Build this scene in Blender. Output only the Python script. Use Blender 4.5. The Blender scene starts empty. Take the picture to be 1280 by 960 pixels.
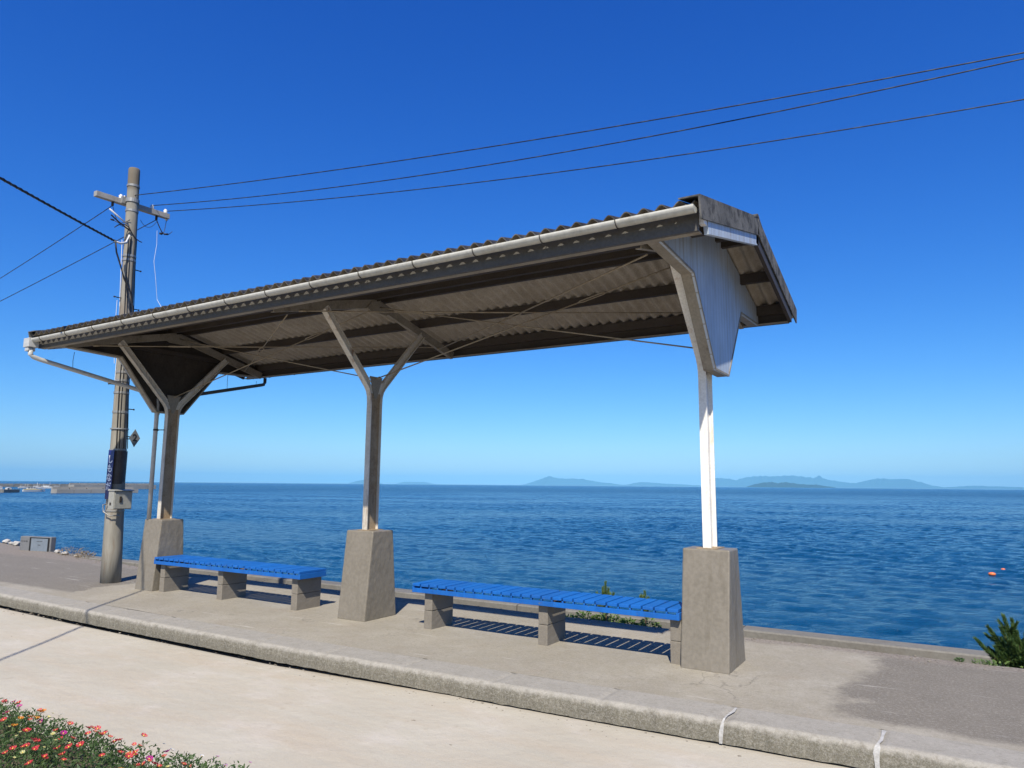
import bpy, bmesh, math, random
from mathutils import Vector, Matrix, noise as mn
random.seed(7)
C = bpy.context.scene.collection
R = math.radians

# ------------------------------------------------------------------ camera
CAM = Vector((1.7996, -6.3223, 1.5))
cd = bpy.data.cameras.new('camera'); cam = bpy.data.objects.new('camera', cd); C.objects.link(cam)
yaw, pit, rol = 0.5459391, 0.1410112, 0.0084812
F = Vector((-math.sin(yaw)*math.cos(pit), math.cos(yaw)*math.cos(pit), math.sin(pit)))
Rt = Vector((math.cos(yaw), math.sin(yaw), 0)); U = Rt.cross(F)
Rt2 = math.cos(rol)*Rt + math.sin(rol)*U; U2 = -math.sin(rol)*Rt + math.cos(rol)*U
M = Matrix((Rt2, U2, -F)).transposed().to_4x4(); M.translation = CAM
cam.matrix_world = M
cd.sensor_width = 36; cd.lens = 886.87/1280*36; cd.clip_start = 0.05; cd.clip_end = 80000
bpy.context.scene.camera = cam

# ------------------------------------------------------------------ world, sun, exposure
SUN = Vector((0.40, -0.835, 1.0)).normalized()           # towards the sun
W = bpy.data.worlds.new('World'); bpy.context.scene.world = W; W.use_nodes = True
nt = W.node_tree; bg = nt.nodes['Background']
sky = nt.nodes.new('ShaderNodeTexSky'); sky.sky_type = 'NISHITA'; sky.sun_disc = False
sky.sun_elevation = math.asin(SUN.z); sky.sun_rotation = math.atan2(SUN.x, SUN.y)
sky.air_density = 1.0; sky.dust_density = 0.3; sky.ozone_density = 4.0; sky.altitude = 0
hs = nt.nodes.new('ShaderNodeHueSaturation'); hs.inputs['Saturation'].default_value = 1.25
nt.links.new(sky.outputs[0], hs.inputs['Color'])
sp = nt.nodes.new('ShaderNodeSeparateColor'); cb_ = nt.nodes.new('ShaderNodeCombineColor'); nt.links.new(hs.outputs[0], sp.inputs[0])
for i_, (g_, e_) in enumerate(((5.7, 1.22), (7.4, 1.08), (9.9, .80))):       # clear-day camera response of the blue sky
    a_ = nt.nodes.new('ShaderNodeMath'); a_.operation = 'MULTIPLY'; a_.inputs[1].default_value = .12; nt.links.new(sp.outputs[i_], a_.inputs[0])
    m_ = nt.nodes.new('ShaderNodeMath'); m_.operation = 'MAXIMUM'; m_.inputs[1].default_value = 0; nt.links.new(a_.outputs[0], m_.inputs[0])
    b_ = nt.nodes.new('ShaderNodeMath'); b_.operation = 'POWER'; b_.inputs[1].default_value = e_; nt.links.new(m_.outputs[0], b_.inputs[0])
    c_ = nt.nodes.new('ShaderNodeMath'); c_.operation = 'MULTIPLY'; c_.inputs[1].default_value = g_; nt.links.new(b_.outputs[0], c_.inputs[0])
    nt.links.new(c_.outputs[0], cb_.inputs[i_])
nt.links.new(cb_.outputs[0], bg.inputs[0])
bg.inputs[1].default_value = 0.085
sl = bpy.data.lights.new('sun', 'SUN'); sun = bpy.data.objects.new('sun', sl); C.objects.link(sun)
sl.energy = 5.0; sl.angle = R(0.53); sl.color = (1, .925, .80)
sun.rotation_euler = (-SUN).to_track_quat('-Z', 'Y').to_euler(); sun.location = (0, 0, 30)
vs = bpy.context.scene.view_settings
vs.view_transform = 'Standard'; vs.look = 'None'; vs.gamma = 1; vs.use_curve_mapping = False; vs.exposure = 0.5

# ------------------------------------------------------------------ materials
class NT:
    def __init__(s, m): s.t = m.node_tree; s.b = s.t.nodes['Principled BSDF']; s.pos = s.t.nodes.new('ShaderNodeNewGeometry').outputs['Position']
    def n(s, typ, **k):
        x = s.t.nodes.new(typ)
        for a, v in k.items(): setattr(x, a, v)
        return x
    def link(s, a, b): s.t.links.new(a, b)
    def mapping(s, sc=(1, 1, 1), rot=(0, 0, 0), src=None):
        m = s.n('ShaderNodeMapping'); m.inputs['Scale'].default_value = sc; m.inputs['Rotation'].default_value = rot
        s.link(src or s.pos, m.inputs['Vector']); return m.outputs[0]
    def noise(s, scale, detail=4, rough=.55, vec=None, dist=0):
        x = s.n('ShaderNodeTexNoise'); x.inputs['Scale'].default_value = scale; x.inputs['Detail'].default_value = detail
        x.inputs['Roughness'].default_value = rough; x.inputs['Distortion'].default_value = dist
        s.link(vec or s.pos, x.inputs['Vector']); return x.outputs['Fac']
    def ramp(s, fac, a, b, ca=(0, 0, 0, 1), cb=(1, 1, 1, 1)):
        x = s.n('ShaderNodeValToRGB'); e = x.color_ramp.elements
        e[0].position = a; e[1].position = b; e[0].color = ca; e[1].color = cb
        s.link(fac, x.inputs[0]); return x.outputs[0]
    def mix(s, fac, a, b, mode='MIX'):
        x = s.n('ShaderNodeMix', data_type='RGBA', blend_type=mode)
        for i, v in ((0, fac), (6, a), (7, b)):
            if hasattr(v, 'is_output'): s.link(v, x.inputs[i])
            elif isinstance(v, (int, float)): x.inputs[i].default_value = v
            else: x.inputs[i].default_value = (*v, 1)[:4]
        return x.outputs[2]
    def math(s, op, a, b=0.0, c=0.0):
        x = s.n('ShaderNodeMath', operation=op)
        for i, v in enumerate((a, b, c)):
            if hasattr(v, 'is_output'): s.link(v, x.inputs[i])
            else: x.inputs[i].default_value = v
        return x.outputs[0]
    def sep(s, src=None):
        x = s.n('ShaderNodeSeparateXYZ'); s.link(src or s.pos, x.inputs[0]); return x.outputs
    def bump(s, h, strength=.3, dist=.01, prev=None):
        x = s.n('ShaderNodeBump'); x.inputs['Strength'].default_value = strength; x.inputs['Distance'].default_value = dist
        s.link(h, x.inputs['Height'])
        if prev: s.link(prev, x.inputs['Normal'])
        return x.outputs[0]
    def color(s, c, k=.73): s.link(s.mix(1.0, c, (k, k, k), 'MULTIPLY'), s.b.inputs['Base Color'])
    def normal(s, c): s.link(c, s.b.inputs['Normal'])
def newmat(name, rough=.6, spec=.4, metal=0, col=None):
    m = bpy.data.materials.new(name); m.use_nodes = True; t = NT(m)
    t.b.inputs['Roughness'].default_value = rough; t.b.inputs['Specular IOR Level'].default_value = spec
    t.b.inputs['Metallic'].default_value = metal
    if col: t.b.inputs['Base Color'].default_value = (*col, 1)
    return m, t
def speckle(name, c1, c2, scale=6, rough=.7, spec=.3, bump=.2, bscale=80, metal=0, stain=None, stain_fac=.5, stain_map=(1, 1, 1), stain_scale=4, bdist=.004, k=.73):
    m, t = newmat(name, rough, spec, metal)
    a = t.ramp(t.noise(scale, 6, .6), .3, .7)
    col = t.mix(a, c1, c2)
    f = t.ramp(t.noise(bscale, 3, .6), .35, .65)
    col = t.mix(.25, col, t.mix(f, tuple(v*.7 for v in c1), tuple(min(1, v*1.2) for v in c2)))
    if stain:
        s = t.ramp(t.noise(stain_scale, 5, .65, t.mapping(stain_map)), .55, .72)
        col = t.mix(t.math('MULTIPLY', s, stain_fac), col, stain)
    t.color(col, k); t.normal(t.bump(t.noise(bscale, 4, .7), bump, bdist))
    return m

M_conc = speckle('plinth_concrete', (.225, .198, .152), (.275, .245, .195), 2.2, .45, .4, .12, 30, stain=(.15, .125, .085), stain_fac=.55, stain_map=(4, 4, .35), stain_scale=2)
M_block = speckle('leg_concrete', (.235, .208, .168), (.285, .255, .208), 8, .75, .3, .3, 90)
M_kerb = None
M_steel = speckle('post_paint', (.50, .46, .38), (.68, .64, .56), 5, .45, .4, .15, 60, stain=(.20, .10, .045), stain_fac=.85, stain_map=(6, 6, .7), stain_scale=2.2, k=.9)
M_white = speckle('post_white_paint', (.66, .63, .56), (.78, .76, .70), 4, .4, .4, .1, 60, stain=(.35, .18, .07), stain_fac=.5, stain_map=(5, 5, .8), stain_scale=3, k=1.0)
M_web = speckle('rusty_web_paint', (.30, .20, .105), (.50, .40, .27), 7, .6, .3, .2, 50, stain=(.07, .04, .02), stain_fac=.8, stain_map=(4, 4, .4), stain_scale=3)
M_cream = speckle('cream_steel_paint', (.26, .225, .165), (.40, .355, .28), 4, .55, .35, .2, 50, stain=(.12, .07, .04), stain_fac=.7, stain_scale=5)
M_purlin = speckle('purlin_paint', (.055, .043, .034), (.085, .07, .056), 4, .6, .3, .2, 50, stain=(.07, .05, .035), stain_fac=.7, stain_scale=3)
M_lining = speckle('shade_tone_lining_wood', (.05, .042, .034), (.085, .07, .057), 4, .8, .15, .3, 30)  # wood tone darkened to carry the shade inside the gables
M_rod = speckle('rod_rust_paint', (.30, .235, .15), (.44, .38, .28), 12, .6, .3, .1, 90)
M_fascia = speckle('fascia_paint', (.085, .08, .072), (.125, .118, .105), 3, .6, .35, .15, 40)
M_gut = speckle('gutter_plastic', (.52, .51, .44), (.63, .62, .55), 3, .4, .4, .05, 30, stain=(.26, .23, .17), stain_fac=.6, stain_scale=5)
M_pipe = speckle('pipe_plastic', (.52, .52, .49), (.62, .62, .59), 4, .35, .4, .05, 30)
M_dark = speckle('dark_iron', (.03, .028, .026), (.07, .055, .045), 8, .6, .3, .1, 60)
M_galv = speckle('galvanised', (.28, .28, .27), (.42, .42, .40), 8, .45, .5, .1, 60, metal=.3)
M_porc = speckle('porcelain', (.72, .72, .70), (.85, .85, .83), 5, .2, .5, .02, 30)
M_wire, _ = newmat('wire_black', .5, .3, col=(.02, .02, .022))
M_cable, _ = newmat('pale_cable', .5, .3, col=(.6, .62, .62))

def corr_mat(name, c1, c2, stain, sf, k=1.0):
    m, t = newmat(name, .85, .2)
    a = t.ramp(t.noise(2.2, 6, .65), .3, .7); col = t.mix(a, c1, c2)
    s = t.ramp(t.noise(9, 6, .7), .45, .62); col = t.mix(t.math('MULTIPLY', s, sf), col, stain)
    f = t.ramp(t.noise(70, 3, .7), .4, .62); col = t.mix(t.math('MULTIPLY', f, .3), col, tuple(v*.4 for v in c1))
    t.color(col, k); t.normal(t.bump(t.noise(60, 5, .7), .4, .004)); return m
M_roof = corr_mat('weathered_slate_sheet', (.34, .295, .23), (.48, .425, .345), (.22, .185, .14), .25)
M_rooftop = corr_mat('lichen_sheet_top', (.09, .085, .078), (.17, .16, .145), (.04, .037, .033), .7, .8)
M_verge = corr_mat('lichen_verge', (.15, .15, .145), (.30, .295, .28), (.045, .045, .045), .85, .62)

m, t = newmat('gable_boards_white', .5, .4); M_board = m
x = t.sep()[1]
g = t.math('ABSOLUTE', t.math('SUBTRACT', t.math('FRACT', t.math('MULTIPLY', x, 11.0)), .5))
groove = t.ramp(g, .0, .06, (0, 0, 0, 1), (1, 1, 1, 1))
base = t.mix(t.ramp(t.noise(3, 5, .6), .3, .7), (.46, .54, .64), (.58, .67, .77))  # white boards with the blue of reflected sky tinted into the colour
base = t.mix(t.ramp(t.noise(1.6, 6, .6, t.mapping((1, 9, .8))), .52, .75), base, (.40, .38, .34))
base = t.mix(groove, (.30, .28, .25), base)
t.color(base); t.normal(t.bump(groove, .5, .004))

m, t = newmat('bench_blue_paint', .5, .3); M_blue = m
c = t.mix(t.ramp(t.noise(7, 5, .6), .3, .7), (.006, .135, .52), (.012, .175, .63))
chip = t.ramp(t.noise(26, 5, .75), .63, .68); wn = t.n('ShaderNodeTexWhiteNoise', noise_dimensions='1D'); t.link(t.math('FLOOR', t.math('MULTIPLY', t.math('ADD', t.sep()[0], 50.10), 1/.11115)), wn.inputs['W'])
c = t.mix(t.math('MULTIPLY', wn.outputs['Value'], .45), c, (.018, .105, .36))
c = t.mix(t.math('MULTIPLY', t.ramp(t.noise(3, 6, .7, t.mapping((6, 1, 1))), .5, .7), .5), c, (.004, .085, .36)); c = t.mix(chip, c, (.12, .17, .26))
t.color(c); t.normal(t.bump(t.noise(30, 4, .6, t.mapping((3, .6, 1))), .25, .003))

# platform: worn concrete with asphalt at both ends
def platform_mat(name, kerb=False):
    m, t = newmat(name, .88, .2)
    P = t.sep()
    n1 = t.noise(1.1, 7, .68); n2 = t.noise(7, 6, .7); n3 = t.noise(90, 4, .75); n4 = t.noise(260, 2, .6)
    if not kerb:
        c = t.mix(t.ramp(n1, .3, .7), (.29, .258, .19), (.38, .345, .262))
        c = t.mix(t.math('MULTIPLY', t.ramp(n2, .35, .7), .5), c, (.41, .375, .32))
        rust = t.ramp(t.noise(2.3, 5, .6), .55, .75); c = t.mix(t.math('MULTIPLY', rust, .5), c, (.30, .235, .165)); c = t.mix(t.math('MULTIPLY', t.ramp(t.noise(.9, 7, .7), .48, .66), .45), c, (.52, .485, .405))
        # asphalt patches
        nx = t.math('MULTIPLY', t.math('SUBTRACT', t.noise(1.3, 8, .68), .5), 1.1)
        right = t.math('SUBTRACT', t.math('ADD', P[0], nx), 1.15)
        right = t.ramp(t.math('ADD', t.math('MULTIPLY', right, 2), .5), .33, .67)
        left = t.math('SUBTRACT', -8.55, t.math('ADD', P[0], nx))
        left = t.ramp(t.math('ADD', t.math('MULTIPLY', left, 3), .5), .38, .62)
        yb = t.ramp(t.math('ADD', t.math('MULTIPLY', t.math('SUBTRACT', t.math('ADD', P[1], t.math('MULTIPLY', nx, .35)), -.93), 5), .5), .2, .8)
        asp = t.math('MULTIPLY', t.math('MAXIMUM', right, left), yb)
        ac = t.mix(t.ramp(t.noise(3, 6, .7), .3, .7), (.13, .112, .088), (.185, .163, .13))
        ac = t.mix(t.math('MULTIPLY', t.ramp(n3, .56, .64), .3), ac, (.30, .275, .24))
        c = t.mix(t.math('MULTIPLY', asp, .92), c, ac)
        vo = t.n('ShaderNodeTexVoronoi', feature='DISTANCE_TO_EDGE'); vo.inputs['Scale'].default_value = .62
        wp = t.n('ShaderNodeVectorMath', operation='ADD'); nz = t.n('ShaderNodeTexNoise'); nz.inputs['Scale'].default_value = 2.4; nz.inputs['Detail'].default_value = 6; t.link(t.pos, nz.inputs['Vector'])
        sc_ = t.n('ShaderNodeVectorMath', operation='SCALE'); sc_.inputs['Scale'].default_value = .7; t.link(nz.outputs['Color'], sc_.inputs[0]); t.link(t.pos, wp.inputs[0]); t.link(sc_.outputs[0], wp.inputs[1]); t.link(wp.outputs[0], vo.inputs['Vector'])
        ck = t.ramp(vo.outputs['Distance'], .002, .006, (1, 1, 1, 1), (0, 0, 0, 1)); ck = t.math('MULTIPLY', ck, t.ramp(t.noise(.8, 3, .5), .52, .58))
        c = t.mix(t.math('MULTIPLY', ck, .6), c, (.13, .11, .085))
        # long pale mortar streaks
        st = t.ramp(t.noise(2.6, 5, .6, t.mapping((.45, 5, 1))), .64, .69)
        c = t.mix(t.math('MULTIPLY', st, .55), c, (.62, .59, .53))
        # brown dirt along the rear edge
        e = t.math('ADD', P[1], t.math('MULTIPLY', nx, .25))
        e = t.ramp(t.math('ADD', t.math('MULTIPLY', t.math('SUBTRACT', e, 1.08), 6), .5), .2, .9)
        dirt = t.mix(t.ramp(t.noise(34, 5, .7), .4, .6), (.14, .10, .075), (.33, .29, .24))
        c = t.mix(t.math('MULTIPLY', e, .8), c, dirt)
    else:
        c = t.mix(t.ramp(n2, .3, .7), (.31, .29, .245), (.41, .385, .335))
        # damp algae on the upright face
        z = t.ramp(t.math('ADD', t.math('MULTIPLY', t.math('ADD', P[2], t.math('MULTIPLY', t.math('SUBTRACT', t.noise(14, 8, .78), .5), .13)), 13), 1.0), .35, .85)
        al = t.mix(t.ramp(t.noise(5, 6, .7, t.mapping((2.5, 1, .5))), .35, .65), (.11, .10, .068), (.185, .17, .12))
        c = t.mix(z, al, c)
        c = t.mix(t.math('MULTIPLY', t.ramp(n3, .5, .6), .35), c, (.55, .53, .48))
    c = t.mix(t.math('MULTIPLY', t.ramp(n3, .56, .64), .45), c, (.13, .115, .095))
    c = t.mix(t.math('MULTIPLY', t.ramp(t.noise(44, 5, .85), .50, .62), .38), c, (.56, .525, .44))
    c = t.mix(t.math('MULTIPLY', t.ramp(t.noise(21, 6, .8), .53, .64), .42), c, (.19, .16, .12))
    c = t.mix(t.math('MULTIPLY', t.ramp(n4, .35, .65), .22), c, (.58, .55, .49))
    t.color(c)
    t.normal(t.bump(n3, .55, .006, t.bump(n4, .5, .002)))
    return m
M_plat = platform_mat('platform_surface'); M_kerb = platform_mat('kerb_concrete', True)

m, t = newmat('compacted_sand', .92, .15); M_sand = m
n1 = t.noise(.55, 6, .55); n3 = t.noise(120, 4, .75)
c = t.mix(t.ramp(n1, .3, .7), (.49, .452, .36), (.59, .55, .455))
c = t.mix(t.math('MULTIPLY', t.ramp(t.noise(1.6, 8, .65, t.mapping((.5, 2.6, 1), (0, 0, .25))), .45, .72), .55), c, (.53, .43, .31))
c = t.mix(t.math('MULTIPLY', t.ramp(t.noise(2.2, 4, .6), .55, .7), .4), c, (.64, .59, .53))
c = t.mix(t.math('MULTIPLY', t.ramp(n3, .60, .68), .45), c, (.22, .19, .15))
c = t.mix(t.math('MULTIPLY', t.ramp(t.noise(40, 5, .7), .5, .7), .25), c, (.44, .37, .28))
c = t.mix(t.math('MULTIPLY', t.ramp(t.noise(330, 2, .6), .35, .65), .2), c, (.82, .77, .68))
c = t.mix(t.math('MULTIPLY', t.ramp(t.noise(9, 6, .7), .60, .70), .28), c, (.40, .34, .26))
t.color(c); t.normal(t.bump(n3, .35, .004, t.bump(t.noise(6, 5, .6), .4, .03)))

M_soil = speckle('earth', (.10, .08, .055), (.20, .165, .12), 3, .95, .1, .5, 40)
M_wall = speckle('seawall_concrete', (.19, .18, .155), (.26, .248, .215), 1.5, .85, .2, .3, 25, stain=(.18, .16, .13), stain_fac=.6, stain_scale=2)
M_pier = speckle('breakwater_concrete', (.30, .285, .25), (.42, .40, .36), .08, .9, .2, 0, 3, stain=(.20, .19, .17), stain_fac=.7, stain_map=(1, 1, .4), stain_scale=.3)
M_rock = speckle('pale_rock', (.45, .43, .39), (.62, .60, .55), 6, .9, .2, .6, 30, bdist=.02)

# sea
m, t = newmat('sea_water', .07, .5); M_sea = m
t.b.inputs['IOR'].default_value = 1.33
t.b.inputs['Specular IOR Level'].default_value = .34
big = t.noise(.018, 4, .55, t.mapping((1, 1.8, 1), (0, 0, .5)))
c = t.mix(t.ramp(big, .35, .65), (.002, .060, .150), (.004, .080, .185)); t.color(c)
dist = t.n('ShaderNodeVectorMath', operation='LENGTH'); t.link(t.pos, dist.inputs[0])
far = t.ramp(t.math('MULTIPLY', dist.outputs['Value'], 1/1000), .30, .75)
t.link(t.math('ADD', .10, t.math('MULTIPLY', far, .14)), t.b.inputs['Roughness'])
v1 = t.mapping((.8, 1.5, 1), (0, 0, .5)); v2 = t.mapping((1, 1.5, 1), (0, 0, .9))
def bumpf(h, dist_, fac, prev=None):
    x = t.n('ShaderNodeBump'); x.inputs['Distance'].default_value = dist_; t.link(h, x.inputs['Height'])
    if hasattr(fac, 'is_output'): t.link(fac, x.inputs['Strength'])
    else: x.inputs['Strength'].default_value = fac
    if prev: t.link(prev, x.inputs['Normal'])
    return x.outputs[0]
b = bumpf(t.noise(.25, 3, .5, v1), 1.6, far)
b = bumpf(t.noise(.9, 5, .65, v2), 1.0, far, b)
b = bumpf(t.noise(2.6, 5, .65, v1), .20, 1.0, b)
b = bumpf(t.noise(7.5, 4, .65, v2), .05, 1.0, b)
t.normal(b)

def leafmat(name, a, b, scale, trans=.35):
    m, t = newmat(name, .5, .35)
    c = t.mix(t.ramp(t.noise(scale, 3, .6), .3, .7), a, b); t.color(c)
    tr = t.n('ShaderNodeBsdfTranslucent'); t.link(c, tr.inputs[0]); mx = t.n('ShaderNodeMixShader'); mx.inputs[0].default_value = trans
    t.link(t.b.outputs[0], mx.inputs[1]); t.link(tr.outputs[0], mx.inputs[2]); t.link(mx.outputs[0], t.t.nodes['Material Output'].inputs[0])
    return m
M_leaf = leafmat('succulent_leaf', (.045, .10, .028), (.14, .22, .07), 14)
M_needle = leafmat('pine_needle', (.055, .12, .03), (.16, .25, .07), 9, .25)
M_sap = leafmat('sapling_needle', (.12, .20, .05), (.26, .36, .12), 12)
M_weed = leafmat('weed_leaf', (.10, .19, .035), (.24, .34, .09), 12)
M_bark = speckle('bark', (.10, .07, .05), (.18, .13, .09), 20, .9, .1, .5, 60)
M_dry = speckle('dry_stalk', (.25, .18, .10), (.36, .28, .17), 10, .9, .1, .1, 60)

# ------------------------------------------------------------------ mesh helpers
def box(bm, x0, x1, y0, y1, z0, z1):
    v = [bm.verts.new((x, y, z)) for z in (z0, z1) for y in (y0, y1) for x in (x0, x1)]
    for f in ((0, 2, 3, 1), (4, 5, 7, 6), (0, 1, 5, 4), (2, 6, 7, 3), (0, 4, 6, 2), (1, 3, 7, 5)): bm.faces.new([v[i] for i in f])
    return v
def bar(bm, a, b, w, h, up=(0, 0, 1)):
    a, b = Vector(a), Vector(b); d = (b-a).normalized(); s = d.cross(Vector(up)).normalized(); u = s.cross(d)
    v = [bm.verts.new(p + s*sx*w/2 + u*sz*h/2) for p in (a, b) for sx, sz in ((-1, -1), (1, -1), (1, 1), (-1, 1))]
    for f in ((3, 2, 1, 0), (4, 5, 6, 7), (0, 1, 5, 4), (1, 2, 6, 5), (2, 3, 7, 6), (3, 0, 4, 7)): bm.faces.new([v[i] for i in f])
def tube(bm, pts, r, n=8, cap=True):
    pts = [Vector(p) for p in pts]; rs = r if isinstance(r, (list, tuple)) else [r]*len(pts); rings = []
    for i, p in enumerate(pts):
        d = (pts[min(i+1, len(pts)-1)] - pts[max(i-1, 0)]).normalized()
        a = Vector((0, 0, 1)) if abs(d.z) < .9 else Vector((1, 0, 0))
        s = d.cross(a).normalized(); u = d.cross(s)
        rings.append([bm.verts.new(p + (s*math.cos(k*2*math.pi/n) + u*math.sin(k*2*math.pi/n))*rs[i]) for k in range(n)])
    for a, b in zip(rings, rings[1:]):
        for k in range(n):
            f = bm.faces.new((a[k], a[(k+1) % n], b[(k+1) % n], b[k])); f.smooth = n > 5
    if cap: bm.faces.new(rings[0][::-1]); bm.faces.new(rings[-1])
def prism(bm, pts, axis, a, b):
    """extrude polygon pts (2-D) along axis 'x' from a to b"""
    def mk(p, q): return {'x': (q, p[0], p[1]), 'y': (p[0], q, p[1]), 'z': (p[0], p[1], q)}[axis]
    A = [bm.verts.new(mk(p, a)) for p in pts]; B = [bm.verts.new(mk(p, b)) for p in pts]
    bm.faces.new(A[::-1]); bm.faces.new(B); n = len(pts)
    for i in range(n): bm.faces.new((A[i], A[(i+1) % n], B[(i+1) % n], B[i]))
def sweep(bm, path, o0, o1, x0, x1):
    """rectangular section swept along a (y,z) path; offsets measured to the left of the path"""
    n = len(path); off = []
    for i in range(n):
        a = Vector(path[max(i-1, 0)]); p = Vector(path[i]); b = Vector(path[min(i+1, n-1)])
        d1 = (p-a).normalized() if i else (b-p).normalized(); d2 = (b-p).normalized() if i < n-1 else d1
        nn = Vector((-d1.y, d1.x)) + Vector((-d2.y, d2.x)); nn.normalize()
        k = 1/max(.3, nn.dot(Vector((-d1.y, d1.x)))); off.append(nn*k)
    rings = []
    for p, o in zip(path, off):
        p = Vector(p); q0 = p+o*o0; q1 = p+o*o1
        rings.append([bm.verts.new((x0, q0.x, q0.y)), bm.verts.new((x1, q0.x, q0.y)), bm.verts.new((x1, q1.x, q1.y)), bm.verts.new((x0, q1.x, q1.y))])
    for a, b in zip(rings, rings[1:]):
        for k in range(4): bm.faces.new((a[k], a[(k+1) % 4], b[(k+1) % 4], b[k]))
    bm.faces.new(rings[0][::-1]); bm.faces.new(rings[-1])
def ring(bm, c, r, h, th=.01, n=16):
    c = Vector(c); a = []
    for z in (-h/2, h/2):
        for rr in (r, r+th): a.append([bm.verts.new(c+Vector((rr*math.cos(k*2*math.pi/n), rr*math.sin(k*2*math.pi/n), z))) for k in range(n)])
    for p, q in ((0, 1), (1, 3), (3, 2), (2, 0)):
        for k in range(n): bm.faces.new((a[p][k], a[p][(k+1) % n], a[q][(k+1) % n], a[q][k]))
def obj(name, bm, mat, parent=None, bevel=0, seg=2, smooth=False):
    bmesh.ops.recalc_face_normals(bm, faces=bm.faces[:])
    me = bpy.data.meshes.new(name); bm.to_mesh(me); bm.free()
    o = bpy.data.objects.new(name, me); C.objects.link(o)
    for mm in (mat if isinstance(mat, list) else [mat]): me.materials.append(mm)
    if smooth:
        for p in me.polygons: p.use_smooth = True
    if bevel:
        b = o.modifiers.new('bevel', 'BEVEL'); b.width = bevel; b.segments = seg; b.limit_method = 'ANGLE'; b.angle_limit = R(40)
    if parent:
        o.parent = parent; o.matrix_parent_inverse = Matrix.Translation(-wloc(parent))
    return o
def objs(name, bm, mat, parent, local=False):      # one object for every separate piece
    bm.verts.index_update(); seen = set(); bm.verts.ensure_lookup_table(); comps = []
    for v in bm.verts:
        if v.index in seen: continue
        st = [v]; comp = []; seen.add(v.index)
        while st:
            q = st.pop(); comp.append(q)
            for e in q.link_edges:
                w = e.other_vert(q)
                if w.index not in seen: seen.add(w.index); st.append(w)
        comps.append(comp)
    for comp in comps:
        ids = {v.index: i for i, v in enumerate(comp)}; b2 = bmesh.new(); nv = [b2.verts.new(v.co) for v in comp]; done = set()
        for v in comp:
            for f in v.link_faces:
                if f not in done: done.add(f); b2.faces.new([nv[ids[x.index]] for x in f.verts]).smooth = f.smooth
        (objl if local else obj)(name, b2, mat, parent)
    bm.free()
def wloc(o):
    v = Vector(o.location)
    if o.parent: v = Vector((0, 0, 0))
    return v
def thing(name, label, cat, loc, group=None):
    o = bpy.data.objects.new(name, None); C.objects.link(o); o.location = loc; o.empty_display_size = .2
    o['label'] = label; o['category'] = cat
    if group: o['group'] = group
    return o
def tag(o, label, cat, group=None, base=True):
    o['label'] = label; o['category'] = cat
    if group: o['group'] = group
    if base and o.type == 'MESH' and not o.parent:
        vs_ = o.data.vertices; n = len(vs_)
        c = Vector((sum(v.co.x for v in vs_)/n, sum(v.co.y for v in vs_)/n, min(v.co.z for v in vs_)))
        o.data.transform(Matrix.Translation(-c)); o.location = c
    return o
def struct(name, bm, mat, **k):
    o = obj(name, bm, mat, **k); o['kind'] = 'structure'; return o
def copy_tree(o, parent=None):
    c = o.copy(); C.objects.link(c)
    if parent: c.parent = parent
    for ch in [q for q in bpy.data.objects if q.parent == o]: copy_tree(ch, c)
    return c
def fbm(x, y, s=1.0, o=3): return mn.fractal(Vector((x*s, y*s, 3.7)), 1.0, 2.0, o)

def worn(o, st=.006, sc=.05, lv=3):
    ss = o.modifiers.new('sub', 'SUBSURF'); ss.subdivision_type = 'SIMPLE'; ss.levels = lv; ss.render_levels = lv
    tx = bpy.data.textures.get('wear%g' % sc) or bpy.data.textures.new('wear%g' % sc, 'CLOUDS'); tx.noise_scale = sc; tx.noise_depth = 3
    d = o.modifiers.new('wear', 'DISPLACE'); d.texture = tx; d.strength = st; d.mid_level = .5
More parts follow.
